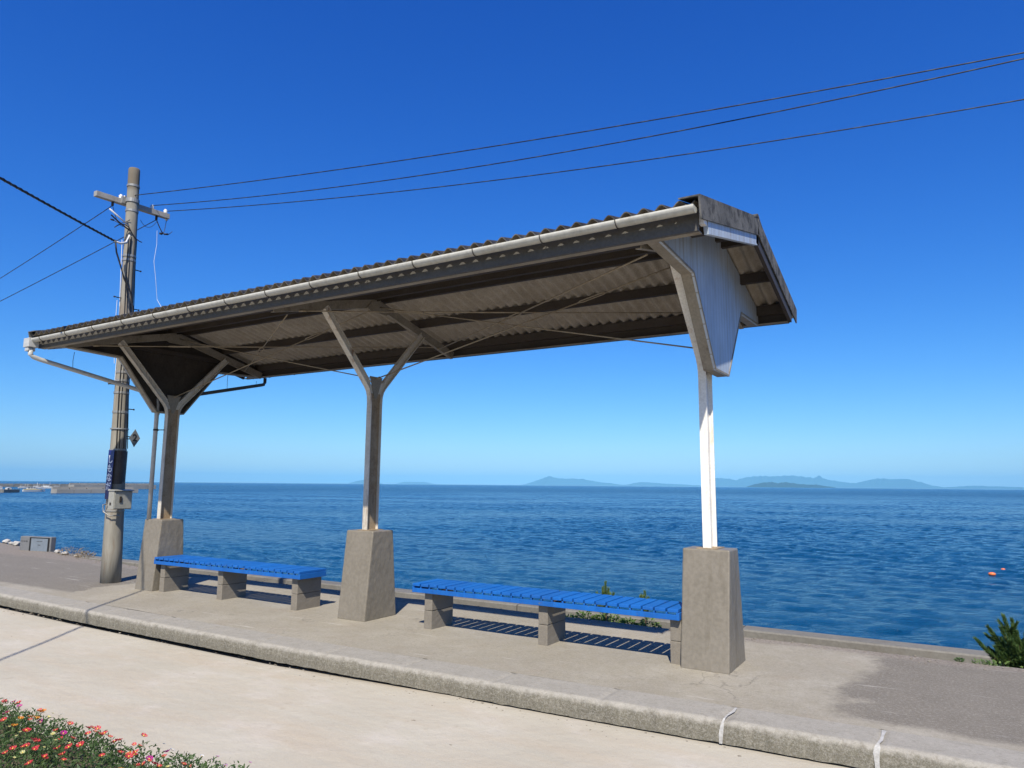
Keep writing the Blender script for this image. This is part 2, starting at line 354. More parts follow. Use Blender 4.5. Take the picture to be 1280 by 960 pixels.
# ------------------------------------------------------------------ setting: sea, haze, ground
SEA = -5.0
import numpy as np
def build_sea():
    X0, X1, Y0, Y1 = -600.0, 150.0, 5.0, 700.0
    gy = [Y0]
    while gy[-1] < Y1: gy.append(gy[-1]+.27*(1+gy[-1]/120))
    gx = [0.0]
    while gx[-1] < X1: gx.append(gx[-1]+.36*(1+abs(gx[-1])/260))
    gl = [0.0]
    while gl[-1] > X0: gl.append(gl[-1]-.36*(1+abs(gl[-1])/260))
    gx = np.array(gl[:0:-1]+gx); gy = np.array(gy); X0, X1, Y1 = gx[0], gx[-1], gy[-1]; nx, ny = len(gx), len(gy); GX, GY = np.meshgrid(gx, gy)
    rs = np.random.RandomState(3); Z = np.zeros_like(GX); wind = R(250)
    for i in range(74):
        lam = .8*(5.5/.8)**(rs.rand()**1.15); k = 2*math.pi/lam; th = wind+rs.normal(0, .55); ph = rs.rand()*6.283
        amp = .0043*lam**.45
        u = (GX*math.cos(th)+GY*math.sin(th))*k+ph
        Z += amp*np.sin(u) - amp*.22*np.cos(2*u)
    # gusts make rougher and calmer streaks
    g = np.zeros_like(GX)
    for i in range(9):
        lam = rs.uniform(25, 140); th = rs.rand()*6.283; g += np.sin((GX*math.cos(th)*.7+GY*math.sin(th)*1.5)*2*math.pi/lam+rs.rand()*6.283)
    Z *= 1+.38*np.clip(g/3, -1.2, 1.2)
    ed = np.minimum(np.minimum(GX-X0, X1-GX)/90, (Y1-GY)/350); Z *= np.clip(ed, 0, 1)
    co = np.stack([GX, GY, Z+SEA], -1).reshape(-1, 3).astype(np.float32)
    a = (np.arange(ny-1)[:, None]*nx+np.arange(nx-1)[None]).ravel()
    quads = np.stack([a, a+1, a+nx+1, a+nx], -1)
    E0 = 12500.0; n0 = len(co)
    inner = [(X0, Y0), (X1, Y0), (X1, Y1), (X0, Y1)]; cx_, cy_ = (X0+X1)/2, (Y0+Y1)/2
    extra = [(x, y, SEA) for x, y in inner]; seg = 24; q2 = []
    # rings from the inner rectangle out to the circle
    def ringpts(f):
        P = []
        for s_ in range(4):
            (ax, ay), (bx, by) = inner[s_], inner[(s_+1) % 4]
            for t in range(seg):
                x = ax+(bx-ax)*t/seg; y = ay+(by-ay)*t/seg; A_ = math.atan2(y-cy_, x-cx_)
                P.append((x+(cx_+E0*math.cos(A_)-x)*f, y+(cy_+E0*math.sin(A_)-y)*f, SEA))
        return P
    rings = [ringpts(f) for f in (0, .02, .08, .3, 1)]; extra = [p for r_ in rings for p in r_]; m = 4*seg
    for r_ in range(4):
        for t in range(m): q2.append((n0+r_*m+t, n0+r_*m+(t+1) % m, n0+(r_+1)*m+(t+1) % m, n0+(r_+1)*m+t))
    co = np.concatenate([co, np.array(extra, np.float32)]); quads = np.concatenate([quads, np.array([q[::-1] for q in q2])]).astype(np.int32)
    me = bpy.data.meshes.new('sea'); me.vertices.add(len(co)); me.vertices.foreach_set('co', co.ravel())
    me.loops.add(quads.size); me.loops.foreach_set('vertex_index', quads.ravel()); me.polygons.add(len(quads))
    me.polygons.foreach_set('loop_start', np.arange(len(quads), dtype=np.int32)*4); me.polygons.foreach_set('use_smooth', np.ones(len(quads), dtype=bool))
    me.update(calc_edges=True); me.materials.append(M_sea); o = bpy.data.objects.new('sea', me); C.objects.link(o); o['kind'] = 'structure'
build_sea()


HAZE = 5.6e-5
bm = bmesh.new(); box(bm, -32000, 26000, -1500, 32000, -8, 430)
haze = obj('haze', bm, None); haze['kind'] = 'stuff'
hm = bpy.data.materials.new('haze_air'); hm.use_nodes = True; t_ = hm.node_tree
t_.nodes.remove(t_.nodes['Principled BSDF']); pv = t_.nodes.new('ShaderNodeVolumePrincipled')
pv.inputs['Color'].default_value = (.23, .59, .90, 1); pv.inputs['Density'].default_value = HAZE; pv.inputs['Anisotropy'].default_value = -0.4
t_.links.new(pv.outputs[0], t_.nodes['Material Output'].inputs['Volume'])
haze.data.materials.clear(); haze.data.materials.append(hm)

def kerb_y(x):
    P = [(-40, -1.42), (-14, -1.45), (-9, -1.50), (-7, -1.555), (-3.6, -1.575), (-1.1, -1.52), (.47, -1.45), (1.35, -1.415), (3, -1.39), (9, -1.38)]
    for (a, ya), (b, yb) in zip(P, P[1:]):
        if a <= x <= b: u = (x-a)/(b-a); return ya+(yb-ya)*u
    return -1.4
def rear_y(x):
    P = [(-60, 6.0), (-30, 4.4), (-17.5, 2.25), (-15.3, 1.95), (-12.5, 1.5), (-10.5, 1.32), (-8, 1.28), (12, 1.28)]
    for (a, ya), (b, yb) in zip(P, P[1:]):
        if a <= x <= b: u = (x-a)/(b-a); return ya+(yb-ya)*u
    return 1.28
KW = .33
# platform top sheet with a thick rear edge
bm = bmesh.new(); xs = [-60+i*2 for i in range(16)]+[-28+i*.5 for i in range(32)]+[-12+i*.12 for i in range(176)]; prev = None
for x in xs:
    y0 = kerb_y(x)+KW; y1 = rear_y(x)+fbm(x, 0, 3)*.012
    col = []
    for k in range(9):
        y = y0+(y1-y0)*k/8; z = fbm(x, y, .9)*.006
        if k == 8: z -= .004
        col.append(bm.verts.new((x, y, z)))
    col.append(bm.verts.new((x, y1+.01, -.03))); col.append(bm.verts.new((x, y1+.01, -.45)))
    if prev:
        for k in range(len(col)-1):
            f = bm.faces.new((prev[k], col[k], col[k+1], prev[k+1])); f.smooth = k < 7
    prev = col
struct('platform', bm, M_plat)
# kerb with an eroded rounded edge
bm = bmesh.new(); prev = None; x = -14.0; xs = [-60, -45, -30, -20]
while x < 9: xs.append(x); x += .04
joints = [.46, 1.355, -.395, -1.27, -2.15, -3.03, -3.9, -4.8, -5.7, -6.6, -7.5, -8.75]
for x in xs:
    y = kerb_y(x); e = fbm(x, 1, 7)*.006; e2 = fbm(x, 4, 11, 4)*.008
    dz = 0
    for j in joints:
        if abs(x-j) < .021: dz = -.008
    pr = [(y+.10, -.16), (y+.004, -.145+e2*.6), (y-.002+e*.3, -.08), (y+e*.5, -.035+e2), (y+.005+e, -.016+e2*.7), (y+.018+e, -.005+e*.5+dz), (y+.034+e, .0008+dz), (y+.18, .001+dz), (y+KW, .001+dz*.5), (y+KW, -.05)]
    col = [bm.verts.new((x, a, b)) for a, b in pr]
    if prev:
        for k in range(len(col)-1):
            f = bm.faces.new((prev[k], prev[k+1], col[k+1], col[k])); f.smooth = k in (3, 4, 5)
    prev = col
kerb = struct('kerb', bm, M_kerb)
M_mortar = speckle('white_mortar', (.42, .41, .38), (.66, .65, .62), 20, .8, .2, .4, 90)
for jx in (.46, 1.355):
    bm = bmesh.new(); prev = None; y = kerb_y(jx)
    path = [(y-.006, -.145), (y-.007, -.09), (y-.006, -.04), (y+.002, -.010), (y+.03, .004), (y+.1, .0055), (y+.2, .0055), (y+.30, .0055)]
    for i, (a, b) in enumerate(path):
        w = .006+.012*random.random(); o_ = (random.random()-.5)*.012 + (i-3)*.004
        col = [bm.verts.new((jx+o_-w, a, b)), bm.verts.new((jx+o_+w, a, b))]
        if prev: bm.faces.new((prev[0], prev[1], col[1], col[0]))
        prev = col
    obj('mortar_joint', bm, M_mortar, kerb)
# sandy ground, dipping along the kerb so that its underside reads as a dark gap
bm = bmesh.new(); ys = [0, -.03, -.06, -.10, -.16, -.3, -.6, -1, -1.5, -2.2, -3, -4, -6, -10, -20, -40]; prev = None
xs = [-60, -45, -32, -24, -18]+[-14+i*.1 for i in range(200)]+[8, 14, 22, 40]
for x in xs:
    col = []
    for k, d in enumerate(ys):
        y = kerb_y(x)+.16+d if k == 0 else kerb_y(x)+d+.03
        dip = .055 if x < -4 else .055*max(0, (-1.5-x)/2.5) if x < -1.5 else .008
        z = -.148 - dip*max(0, 1-abs(d)/.11) + fbm(x, y, .7)*.010*min(1, abs(d)*2) - .004*(d > -.05)
        col.append(bm.verts.new((x, y, z)))
    if prev:
        for k in range(len(col)-1):
            f = bm.faces.new((prev[k], prev[k+1], col[k+1], col[k])); f.smooth = True
    prev = col
struct('sandy_ground', bm, M_sand)
# pebbles on the sand and grit under the kerb: nobody could count them
bm = bmesh.new()
def pebble(bm, x, y, z, r):
    q = bmesh.ops.create_icosphere(bm, subdivisions=1, radius=r, matrix=Matrix.Translation((x, y, z)) @ Matrix.Rotation(random.random()*6, 4, 'Z') @ Matrix.Diagonal((1+random.random()*.8, 1, .55, 1)))
for i in range(420):
    x = random.uniform(-12, 3); y = kerb_y(x)-.03-abs(random.gauss(0, .12)) if i % 3 else random.uniform(-5.5, -1.7)
    pebble(bm, x, y, -.15+fbm(x, y, .7)*.01, random.uniform(.003, .009) if random.random() < .93 else random.uniform(.01, .018))
for i in range(260):
    x = random.uniform(-16, 3); pebble(bm, x, rear_y(x)-abs(random.gauss(.04, .1)), .004, random.uniform(.004, .012))
pb = obj('gravel', bm, speckle('grit', (.20, .17, .13), (.42, .38, .31), 30, .9, .2, .2, 60)); pb['kind'] = 'stuff'
# embankment beyond the platform, and the shore slope at the left
bm = bmesh.new(); prev = None
for x in [-60+i*1.0 for i in range(75)]:
    col = []
    for y, z in ((0, -.42), (.35, -.42), (1.2, -.52), (2.6, -.75), (4.2, -1.02), (5.78, -1.06)):
        yy = rear_y(x)-.1+y if y < 4 else y+1.3 if False else (rear_y(x)*(1-y/5.78)+y*1.0)
        col.append(bm.verts.new((x, yy, z+fbm(x, y, .8)*.05*(y > .5))))
    if prev:
        for k in range(len(col)-1):
            f = bm.faces.new((prev[k], prev[k+1], col[k+1], col[k])); f.smooth = True
    prev = col
struct('embankment', bm, M_soil)
# seawall
LY = 5.78
bm = bmesh.new(); x = -60
while x < 14:
    L = 4.2; prism(bm, [(LY, -1.3), (LY, -.802), (LY+.02, -.78), (LY+.38, -.78), (LY+.40, -.80), (LY+.9, -5.6), (LY, -5.6)], 'x', x+.012, x+L-.012); x += L
sw = obj('seawall', bm, M_wall); sw.location = (-22, LY, -5.6); sw.data.transform(Matrix.Translation((22, -LY, 5.6)))
sw['label'] = 'low grey concrete seawall running along the water behind the platform'; sw['category'] = 'wall'

# ------------------------------------------------------------------ islands on the horizon
def island(prof, D, depth, mat, base=-6, sub=6):
    bm = bmesh.new(); prev = None
    pts = []
    for (a0, h0), (a1, h1) in zip(prof, prof[1:]):
        for k in range(sub): u = k/sub; pts.append((a0+(a1-a0)*u, h0+(h1-h0)*u))
    pts.append(prof[-1]); amp = max(h for _, h in prof)
    for a, h in pts:
        A = R(a); H = h*D/886.87; H = max(0, H*(1+.10*fbm(a*2.2, D*.001, 2.5, 4)) + fbm(a*3, 9, 3, 3)*amp*D/886.87*.03*(h > .5))
        col = []
        for s, hh in ((-1, 0), (-.72, .22), (-.45, .5), (-.2, .83), (0, 1), (.3, .7), (1, 0)):
            dd = D+s*depth*(1+.3*fbm(a, s*3, 1.5)); z = base+(H-base)*hh*(1+.12*fbm(a*4, s*5, 1.0)*(hh not in (0, 1)))
            if hh == 0: z = base
            col.append(bm.verts.new((CAM.x+dd*math.sin(A), CAM.y+dd*math.cos(A), z)))
        if prev:
            for k in range(len(col)-1): bm.faces.new((prev[k], prev[k+1], col[k+1], col[k]))
        prev = col
    return struct('island', bm, mat)
M_isle = speckle('hazed_island_forest', (.012, .030, .034), (.025, .05, .05), .003, .95, .1, 0, .02)  # forest colour with the blue of distant haze mixed in
island([(-44.1, 0), (-43.4, 3), (-42.9, 4.5), (-42.3, 3), (-41.4, 0)], 25000, 900, M_isle)
island([(-40.4, 0), (-39.8, 2.5), (-39, 2.2), (-38.2, 2.5), (-37.3, 0)], 27000, 900, M_isle)
island([(-30.4, 0), (-29.6, 3.5), (-28.8, 8), (-28.2, 11), (-27.7, 9), (-27.06, 8), (-26.2, 8.2), (-25.47, 7.5), (-24.6, 5), (-23.4, 3), (-22.3, .8), (-21.6, 3), (-21, 4.8), (-20.2, 4), (-19.2, 3), (-17.6, 2), (-16.6, 1.2), (-16, 0)], 24000, 1100, M_isle)
island([(-16.4, 0), (-15.8, 6), (-15.3, 10.5), (-14.6, 9.5), (-13.85, 7.5), (-13, 11), (-12.1, 13), (-11, 12.6), (-9.9, 13.2), (-8.9, 11.5), (-8.4, 10.8), (-8, 13.2), (-7.6, 10), (-7.14, 8), (-6.1, 5.6), (-5.6, 5), (-5.05, 7), (-4.5, 9.6), (-4, 10.4), (-3.2, 9.8), (-2.28, 10), (-1.55, 7), (-.83, 3), (-.1, 1), (.6, 2), (1.5, 3.2), (2.6, 2.4), (4.3, 2), (6.4, 1), (8, 0)], 24000, 1300, M_isle)
island([(-13.1, 0), (-12.5, 3.2), (-11.83, 5.2), (-11.27, 6), (-10.8, 4.6), (-10.4, 5.6), (-9.9, 5), (-9.3, 3.6), (-8.6, 3), (-8.2, 3.2), (-7.7, 1.8), (-7.2, .8), (-6.9, 0)], 10500, 350, M_isle)

# ------------------------------------------------------------------ harbour far left
M_pierd = speckle('jetty_rock_concrete', (.12, .115, .105), (.26, .25, .23), .25, .95, .1, 0, 2)
def pier(pts, w, z, h_par, label, M_pier=M_pier):
    t = thing('breakwater', label, 'breakwater', (pts[0][0], pts[0][1], SEA-1))
    bm = bmesh.new(); prev = None
    a, b = Vector((*pts[0], 0)), Vector((*pts[1], 0)); d = (b-a).normalized(); s = Vector((d.y, -d.x, 0)); L = (b-a).length; n = max(2, int(L/8))
    for k in range(n):
        p = a+d*(k*L/n+.12); q = a+d*((k+1)*L/n-.12); j = random.uniform(-.06, .06)
        for lo, hi, wo in ((SEA-1, z+j, w),):
            v = [bm.verts.new(P_+s*sx*wo/2+Vector((0, 0, zz))) for zz in (lo, hi) for P_ in (p, q) for sx in (-1, 1)]
            for f in ((0, 1, 3, 2), (4, 6, 7, 5), (0, 4, 5, 1), (2, 3, 7, 6), (0, 2, 6, 4), (1, 5, 7, 3)): bm.faces.new([v[i] for i in f])
    obj('deck_blocks', bm, M_pier, t)
    if h_par:
        bm = bmesh.new()
        for k in range(n):
            p = a+d*(k*L/n+.2)-s*w*.38; q = a+d*((k+1)*L/n-.2)-s*w*.38
            v = [bm.verts.new(P_+s*sx*.5+Vector((0, 0, zz))) for zz in (z-.1, z+h_par+random.uniform(-.05, .05)) for P_ in (p, q) for sx in (-1, 1)]
            for f in ((0, 1, 3, 2), (4, 6, 7, 5), (0, 4, 5, 1), (2, 3, 7, 6), (0, 2, 6, 4), (1, 5, 7, 3)): bm.faces.new([v[i] for i in f])
        obj('parapet', bm, M_pier, t)
    return t
pier([(-404, 193.5), (-404, 238.5)], 6, -2.9, 1.3, 'pale grey concrete breakwater nearest the shore behind the utility pole')
pier([(-606, 306), (-610, 379)], 8, -1.5, 1.4, 'tall pale breakwater with parapet ending right of the utility pole')
pier([(-850, 300), (-798, 440)], 8, -3.0, 1.3, 'long low dark jetty furthest out across the harbour mouth', M_pierd)
pier([(-462, 176), (-434, 187)], 10, -3.3, 0, 'low grey harbour quay at the left edge of the view', M_pierd)
M_bwhite = speckle('boat_white', (.70, .70, .68), (.80, .80, .78), 1, .4, .4, 0, 5)
M_byel = speckle('boat_yellow', (.50, .38, .12), (.62, .48, .18), 1, .5, .4, 0, 5)
M_bdark, _ = newmat('boat_glass', .2, .5, col=(.03, .04, .05))
def boat(loc, L, rz, label, big):
    t = thing('fishing_boat', label, 'boat', loc, 'boats moored in the harbour')
    bm = bmesh.new(); prev = None; B = L*.13; Hh = L*.10
    for i in range(9):
        u = i/8; x = (u-.5)*L; w = B*(1-.9*max(0, (u-.6)/.4)**2)*(.85+.15*min(1, u*5)); zt = Hh*(1+.9*max(0, u-.5)**1.5*2)
        col = [bm.verts.new((x, sy*w*k, z)) for sy, k, z in ((-1, 1, zt), (-1, .75, 0), (-1, .4, -.4), (1, .4, -.4), (1, .75, 0), (1, 1, zt))]
        if prev:
            for k in range(5): bm.faces.new((prev[k], prev[k+1], col[k+1], col[k]))
            bm.faces.new((prev[5], prev[0], col[0], col[5]))
        else: bm.faces.new(col)
        prev = col
    bm.faces.new(prev[::-1])
    hull = objl('hull', bm, M_bwhite, t)
    bm = bmesh.new(); box(bm, -L*.47, L*.33, -B*.8, B*.8, Hh+.02, Hh+.02+L*.035); objl('gunwale_deck', bm, M_byel if big else M_bwhite, t)
    bm = bmesh.new(); box(bm, -L*.33, L*.05, -B*.6, B*.6, Hh, Hh+L*.13); box(bm, -L*.36, L*.09, -B*.66, B*.66, Hh+L*.131, Hh+L*.145); cb = objl('wheelhouse', bm, M_bwhite, t)
    bm = bmesh.new()
    for k in range(3): box(bm, -L*.30+k*L*.12, -L*.21+k*L*.12, -B*.62, B*.62, Hh+L*.07, Hh+L*.115)
    objs('window', bm, M_bdark, cb, True)
    bm = bmesh.new(); tube(bm, [(L*.12, 0, Hh), (L*.12, 0, Hh+L*.36)], L*.008, 6); tube(bm, [(-L*.3, 0, Hh+L*.14), (-L*.3, 0, Hh+L*.28)], L*.006, 6); objs('mast', bm, M_bwhite, t, True)
    if big:
        bm = bmesh.new(); box(bm, L*.08, L*.36, -B*.5, B*.5, Hh+L*.08, Hh+L*.10)
        for sx in (.1, .34):
            for sy in (-.45, .45): box(bm, L*sx-.05, L*sx+.05, B*sy-.05, B*sy+.05, Hh, Hh+L*.08)
        objl('awning', bm, M_bwhite, t)
    t.rotation_euler.z = rz; return t
def objl(name, bm, mat, parent, **k):      # child in its parent's own coordinates
    o = obj(name, bm, mat, None, **k); o.parent = parent; return o
ba = math.atan2(224.8-199.7, -483.8+452.4)
boat((-466, 213, SEA), 11.5, math.atan2(.87, .5)+.35, 'white fishing boat with yellow deck moored beside the harbour quay', True)
boat((-672, 312, SEA), 9, R(70), 'small white fishing boat left of the pair by the harbour mouth', False)
boat((-671, 320, SEA), 11, R(55), 'larger white boat nearest the harbour mouth opening', False)
boat((-676, 303, SEA), 8, R(80), 'small white boat furthest left in the inner harbour row', False)
boat((-676, 331, SEA), 8, R(60), 'small white boat with tall mast against the far jetty', False)
for i, (p, w, h, lab) in enumerate((((-440, 182.5, -3.3), 3.2, 2.0, 'white van-like harbour hut with pale roof on the quay corner'), ((-436.5, 186.2, -3.3), 2.2, 1.1, 'small low white storage hut at the quay end'))):
    t = thing('harbour_hut', lab, 'hut', p, 'white huts on the harbour quay')
    bm = bmesh.new(); box(bm, -w/2, w/2, -w/2, w/2, 0, h*.7); objl('wall', bm, M_bwhite, t)
    bm = bmesh.new(); prism(bm, [(-w*.56, h*.7), (w*.56, h*.7), (0, h)], 'x', -w*.54, w*.54); objl('roof', bm, M_bwhite, t)
    bm = bmesh.new(); box(bm, w/2, w/2+.04, -w*.3, 0, 0, h*.55); objl('door', bm, M_bdark, t)
M_or, _ = newmat('buoy_orange', .4, .4, col=(.75, .17, .05))
for p, r, lab in (((4.34, 60.3, SEA), .17, 'orange buoy floating on the sea nearer the platform'), ((5.3, 65.0, SEA), .10, 'smaller orange buoy floating just beyond its larger neighbour')):
    t = thing('buoy', lab, 'buoy', p, 'orange buoys on the sea')
    bm = bmesh.new(); bmesh.ops.create_uvsphere(bm, u_segments=14, v_segments=9, radius=r, matrix=Matrix.Translation((0, 0, r*.35)) @ Matrix.Diagonal((1.5, 1, .8, 1))); objl('float', bm, M_or, t, smooth=True)
    bm = bmesh.new(); ring(bm, (0, 0, r*1.2), r*.15, r*.2, r*.08); objl('lifting_eye', bm, M_dark, t)

# ------------------------------------------------------------------ the shelter
S1, S2 = 3.9507, 7.9055
XL, XR = -8.36, .50
PX = (0.0, -S1, -S2)
def zs(y): return 3.85-.25*abs(y)           # mid line of the corrugated sheets
sh = thing('platform_shelter', 'open gabled waiting shelter with corrugated roof on three Y shaped posts', 'shelter', (-S1, 0, 0))
# plinths and posts
for i, (px, by, ty) in enumerate(((0, .28, .14), (-S1, .268, .17), (-S2, .245, .17))):
    bm = bmesh.new(); bx = .203
    for z, hx, hy in ((0, bx, by), (.967, bx, ty)):
        for sx, sy in ((-1, -1), (1, -1), (1, 1), (-1, 1)): bm.verts.new((px+sx*hx, sy*hy, z-.01*(z == 0)))
    bm.verts.ensure_lookup_table(); v = bm.verts
    for f in ((3, 2, 1, 0), (4, 5, 6, 7), (0, 1, 5, 4), (1, 2, 6, 5), (2, 3, 7, 6), (3, 0, 4, 7)): bm.faces.new([v[k] for k in f])
    pl = obj('plinth', bm, M_conc, sh, bevel=.013); worn(pl, .007, .06, 4)
    bm = bmesh.new(); box(bm, px-.09, px+.09, -.12, .12, .967, .974); bp = obj('base_plate', bm, M_web, pl)
    if i == 1: pl['label'] = 'middle concrete plinth'
    # post and arms: an H section split at the fork
    po = obj('post', (lambda b: (box(b, px-.004, px+.004, -.0915, .0915, .975, 2.56), b)[1])(bmesh.new()), M_white if i == 0 else M_web, sh)
    for s in (-1, 1):
        path = [(s*.095, .975), (s*.095, 2.44), (s*.100, 2.52), (s*.120, 2.58), (s*.155, 2.63), (s*.885, 3.40)]
        k = 1 if s < 0 else -1
        bm = bmesh.new(); A_ = (0, -.009) if s < 0 else (.009, 0)
        # outward flange
        sweep(bm, path, 0, -.010*k if False else (-.010 if s < 0 else .010), px-.036, px+.036)
        # web and inner rim, on the inner side of the path
        ins = [(s*.095, 2.44), (s*.100, 2.52), (s*.120, 2.58), (s*.155, 2.63), (s*.885, 3.40)]
        q = (-.010, -.082) if s < 0 else (.010, .082)
        sweep(bm, ins, q[0], q[1], px-.0035, px+.0035)
        q = (-.076, -.083) if s < 0 else (.076, .083)
        sweep(bm, ins[3:], q[0], q[1], px-.022, px+.022)
        obj('arm', bm, M_white if i == 0 else M_steel, po)
    bm = bmesh.new(); tri = [(-.02, 2.50), (.02, 2.50), (.11, 2.76), (-.11, 2.76)]
    prism(bm, tri, 'x', px+.006, px+.013); obj('gusset', bm, M_cream, po)
    # rafters under the purlins
    for s in (-1, 1):
        bm = bmesh.new(); a = (s*1.56, zs(1.56)-.19); b = (s*.02, zs(.02)-.19)
        P_ = [a, b] if s < 0 else [b, a]
        sweep(bm, P_, -.048, -.040, px-.045, px+.002)      # lower flange
        sweep(bm, P_, .044, .052, px-.045, px+.002)
        sweep(bm, P_, -.0399, .0439, px-.006, px+.0015)
        obj('rafter', bm, M_cream, sh)
    bm = bmesh.new(); z0 = zs(0)-.19
    prism(bm, [(-.20, z0-.09), (-.14, z0-.12), (.14, z0-.12), (.20, z0-.09), (.12, z0+.0), (0, z0+.03), (-.12, z0)], 'x', px+.006, px+.013); obj('apex_plate', bm, M_cream, sh)
# purlins
def cbar(y, zc, h, w, flip=1):
    bm = bmesh.new()
    box(bm, XL+.03, XR-.035, y-.003, y+.003, zc-h/2, zc+h/2)
    a, b = (y+.0032, y+w) if flip > 0 else (y-w, y-.0032)
    box(bm, XL+.03, XR-.035, a, b, zc-h/2, zc-h/2+.006); box(bm, XL+.03, XR-.035, a, b, zc+h/2-.006, zc+h/2)
    return bm
for y in (-.85, -.10, .10, .80):
    obj('purlin', cbar(y, zs(y)-.080, .10, .05, 1), M_purlin, sh)
for y, fl in ((-1.50, 1), (1.50, 1)): obj('purlin', cbar(y, zs(y)-.080, .10, .06, fl), M_purlin, sh)
for s in (-1, 1):
    y = s*(1.69 if s < 0 else 1.61)
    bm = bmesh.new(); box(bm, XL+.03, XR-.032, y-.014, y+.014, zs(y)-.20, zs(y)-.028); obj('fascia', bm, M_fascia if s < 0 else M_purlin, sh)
    bm = bmesh.new(); box(bm, XL+.031, XR-.033, y-s*.015 if s > 0 else y+.015, (y-s*.075) if s > 0 else y+.075, zs(y)-.20, zs(y)-.19)
    obj('soffit_strip', bm, M_cream, sh)
# corrugated sheets
def sheet(s, name='roof_sheet'):
    bm = bmesh.new(); pitch = .1302; n = int((XR-.02-XL)/pitch*10); prev = None
    ys_ = [.03, .35, .7, 1.05, 1.4, 1.79]
    for side in (1, 0):
        prev = None
        if side == 0: sheet.ntop = len(bm.faces)
        for i in range(n+1):
            x = XL+.005+i*pitch/10; w = math.cos(i/10*2*math.pi)*.0225
            col = [bm.verts.new((x, s*y, zs(y)+w+(.004 if side else -.004))) for y in ys_]
            if prev:
                for k in range(len(col)-1):
                    f = bm.faces.new((prev[k], prev[k+1], col[k+1], col[k]) if (side == 1) == (s < 0) else (prev[k], col[k], col[k+1], prev[k+1])); f.smooth = True
            prev = col
            if side: sheet.top = getattr(sheet, 'top', {}); sheet.top[i] = col[-1]
            else:
                if i and True:
                    bm.faces.new((sheet.top[i-1], sheet.top[i], col[-1], sheet.last))
                sheet.last = col[-1]
    me = bpy.data.meshes.new(name); bm.to_mesh(me); bm.free(); o = bpy.data.objects.new(name, me); C.objects.link(o)
    me.materials.append(M_roof); me.materials.append(M_rooftop)
    for p_ in me.polygons: p_.material_index = 1 if p_.index < sheet.ntop or abs(p_.center.y) > 1.78 else 0
    o.parent = sh; o.matrix_parent_inverse = Matrix.Translation(-Vector(sh.location)); return o
for s in (-1, 1): sheet.top = {}; sheet(s)
bm = bmesh.new()
prism(bm, [(-.17, zs(.17)+.030), (-.06, zs(.06)+.05), (-.035, zs(0)+.058), (0, zs(0)+.066), (.035, zs(0)+.058), (.06, zs(.06)+.05), (.17, zs(.17)+.030), (.17, zs(.17)+.024), (0, zs(0)+.035), (-.17, zs(.17)+.024)], 'x', XL-.01, XR+.021)
obj('ridge_cap', bm, M_verge, sh, bevel=.004)
# verge caps and barge boards at both ends
for xe, s in ((XR, 1), (XL, -1)):
    for sy in (-1, 1):
        bm = bmesh.new()
        # cap: top flange + drop
        P_ = [(sy*1.81, zs(1.81)), (sy*.005, zs(.005))] if sy < 0 else [(.005, zs(.005)), (1.81, zs(1.81))]
        xa, xb = sorted((xe+.006*s, xe+.018*s)); sweep(bm, P_, -.125, .030, xa, xb)
        xa, xb = sorted((xe-.13*s, xe+.018*s)); sweep(bm, P_, .0302, .040, xa, xb)
        obj('verge_cap', bm, M_verge, sh)
        bm = bmesh.new(); P2_ = [(sy*1.62, zs(1.62)), (sy*.005, zs(.005))] if sy < 0 else [(.005, zs(.005)), (1.60, zs(1.60))]
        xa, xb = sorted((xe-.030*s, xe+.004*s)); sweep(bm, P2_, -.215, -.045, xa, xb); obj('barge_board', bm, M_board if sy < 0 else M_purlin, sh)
bm = bmesh.new(); box(bm, XR-.031, XR+.006, -1.68, -1.626, zs(1.65)-.16, zs(1.65)-.02); obj('barge_end', bm, M_white, sh)
# gable boards between the Y arms
out = [(-1.58, zs(1.58)-.04), (0, zs(0)-.04), (1.58, zs(1.58)-.04), (1.58, 3.245), (.80, 3.215), (.735, 3.15), (.265, 2.545), (.22, 2.50), (-.22, 2.50), (-.265, 2.545), (-.735, 3.15), (-.80, 3.215), (-1.58, 3.245)]
low = [(-1.56, 3.245), (-.79, 3.215), (-.22, 2.50), (.22, 2.50), (.79, 3.215), (1.56, 3.245)]
out = [(-1.58, zs(1.58)-.04), (0, zs(0)-.04), (1.58, zs(1.58)-.04)] + low[::-1]
for xe, s in ((.15, 1), (-S2-.15, -1)):
    xa, xb = sorted((xe-.012*s, xe+.006*s))
    bm = bmesh.new()
    prism(bm, out, 'x', xa, xb)
    gb = obj('gable_board', bm, M_board, sh)
    bm = bmesh.new(); xa, xb = sorted((xe-.10*s, xe-.0125*s))
    sweep(bm, low, .002, .022, xa, xb)
    xa, xb = sorted((xe+.0065*s, xe+.012*s)); sweep(bm, low, .0, .018, xa, xb)
    obj('board_trim', bm, M_cream, gb)
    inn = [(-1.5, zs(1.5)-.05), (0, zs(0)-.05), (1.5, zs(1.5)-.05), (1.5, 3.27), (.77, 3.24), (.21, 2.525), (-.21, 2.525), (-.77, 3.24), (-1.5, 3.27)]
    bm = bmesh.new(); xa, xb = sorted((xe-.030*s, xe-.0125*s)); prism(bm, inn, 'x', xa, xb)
    obj('shade_lining', bm, M_lining, gb)  # added inner layer, dark so the gable inside looks shaded
    bm = bmesh.new(); xa, xb = sorted((xe-.07*s, xe-.0305*s)); box(bm, xa, xb, -1.25, 1.25, 3.38, 3.44); obj('batten', bm, M_purlin, gb)
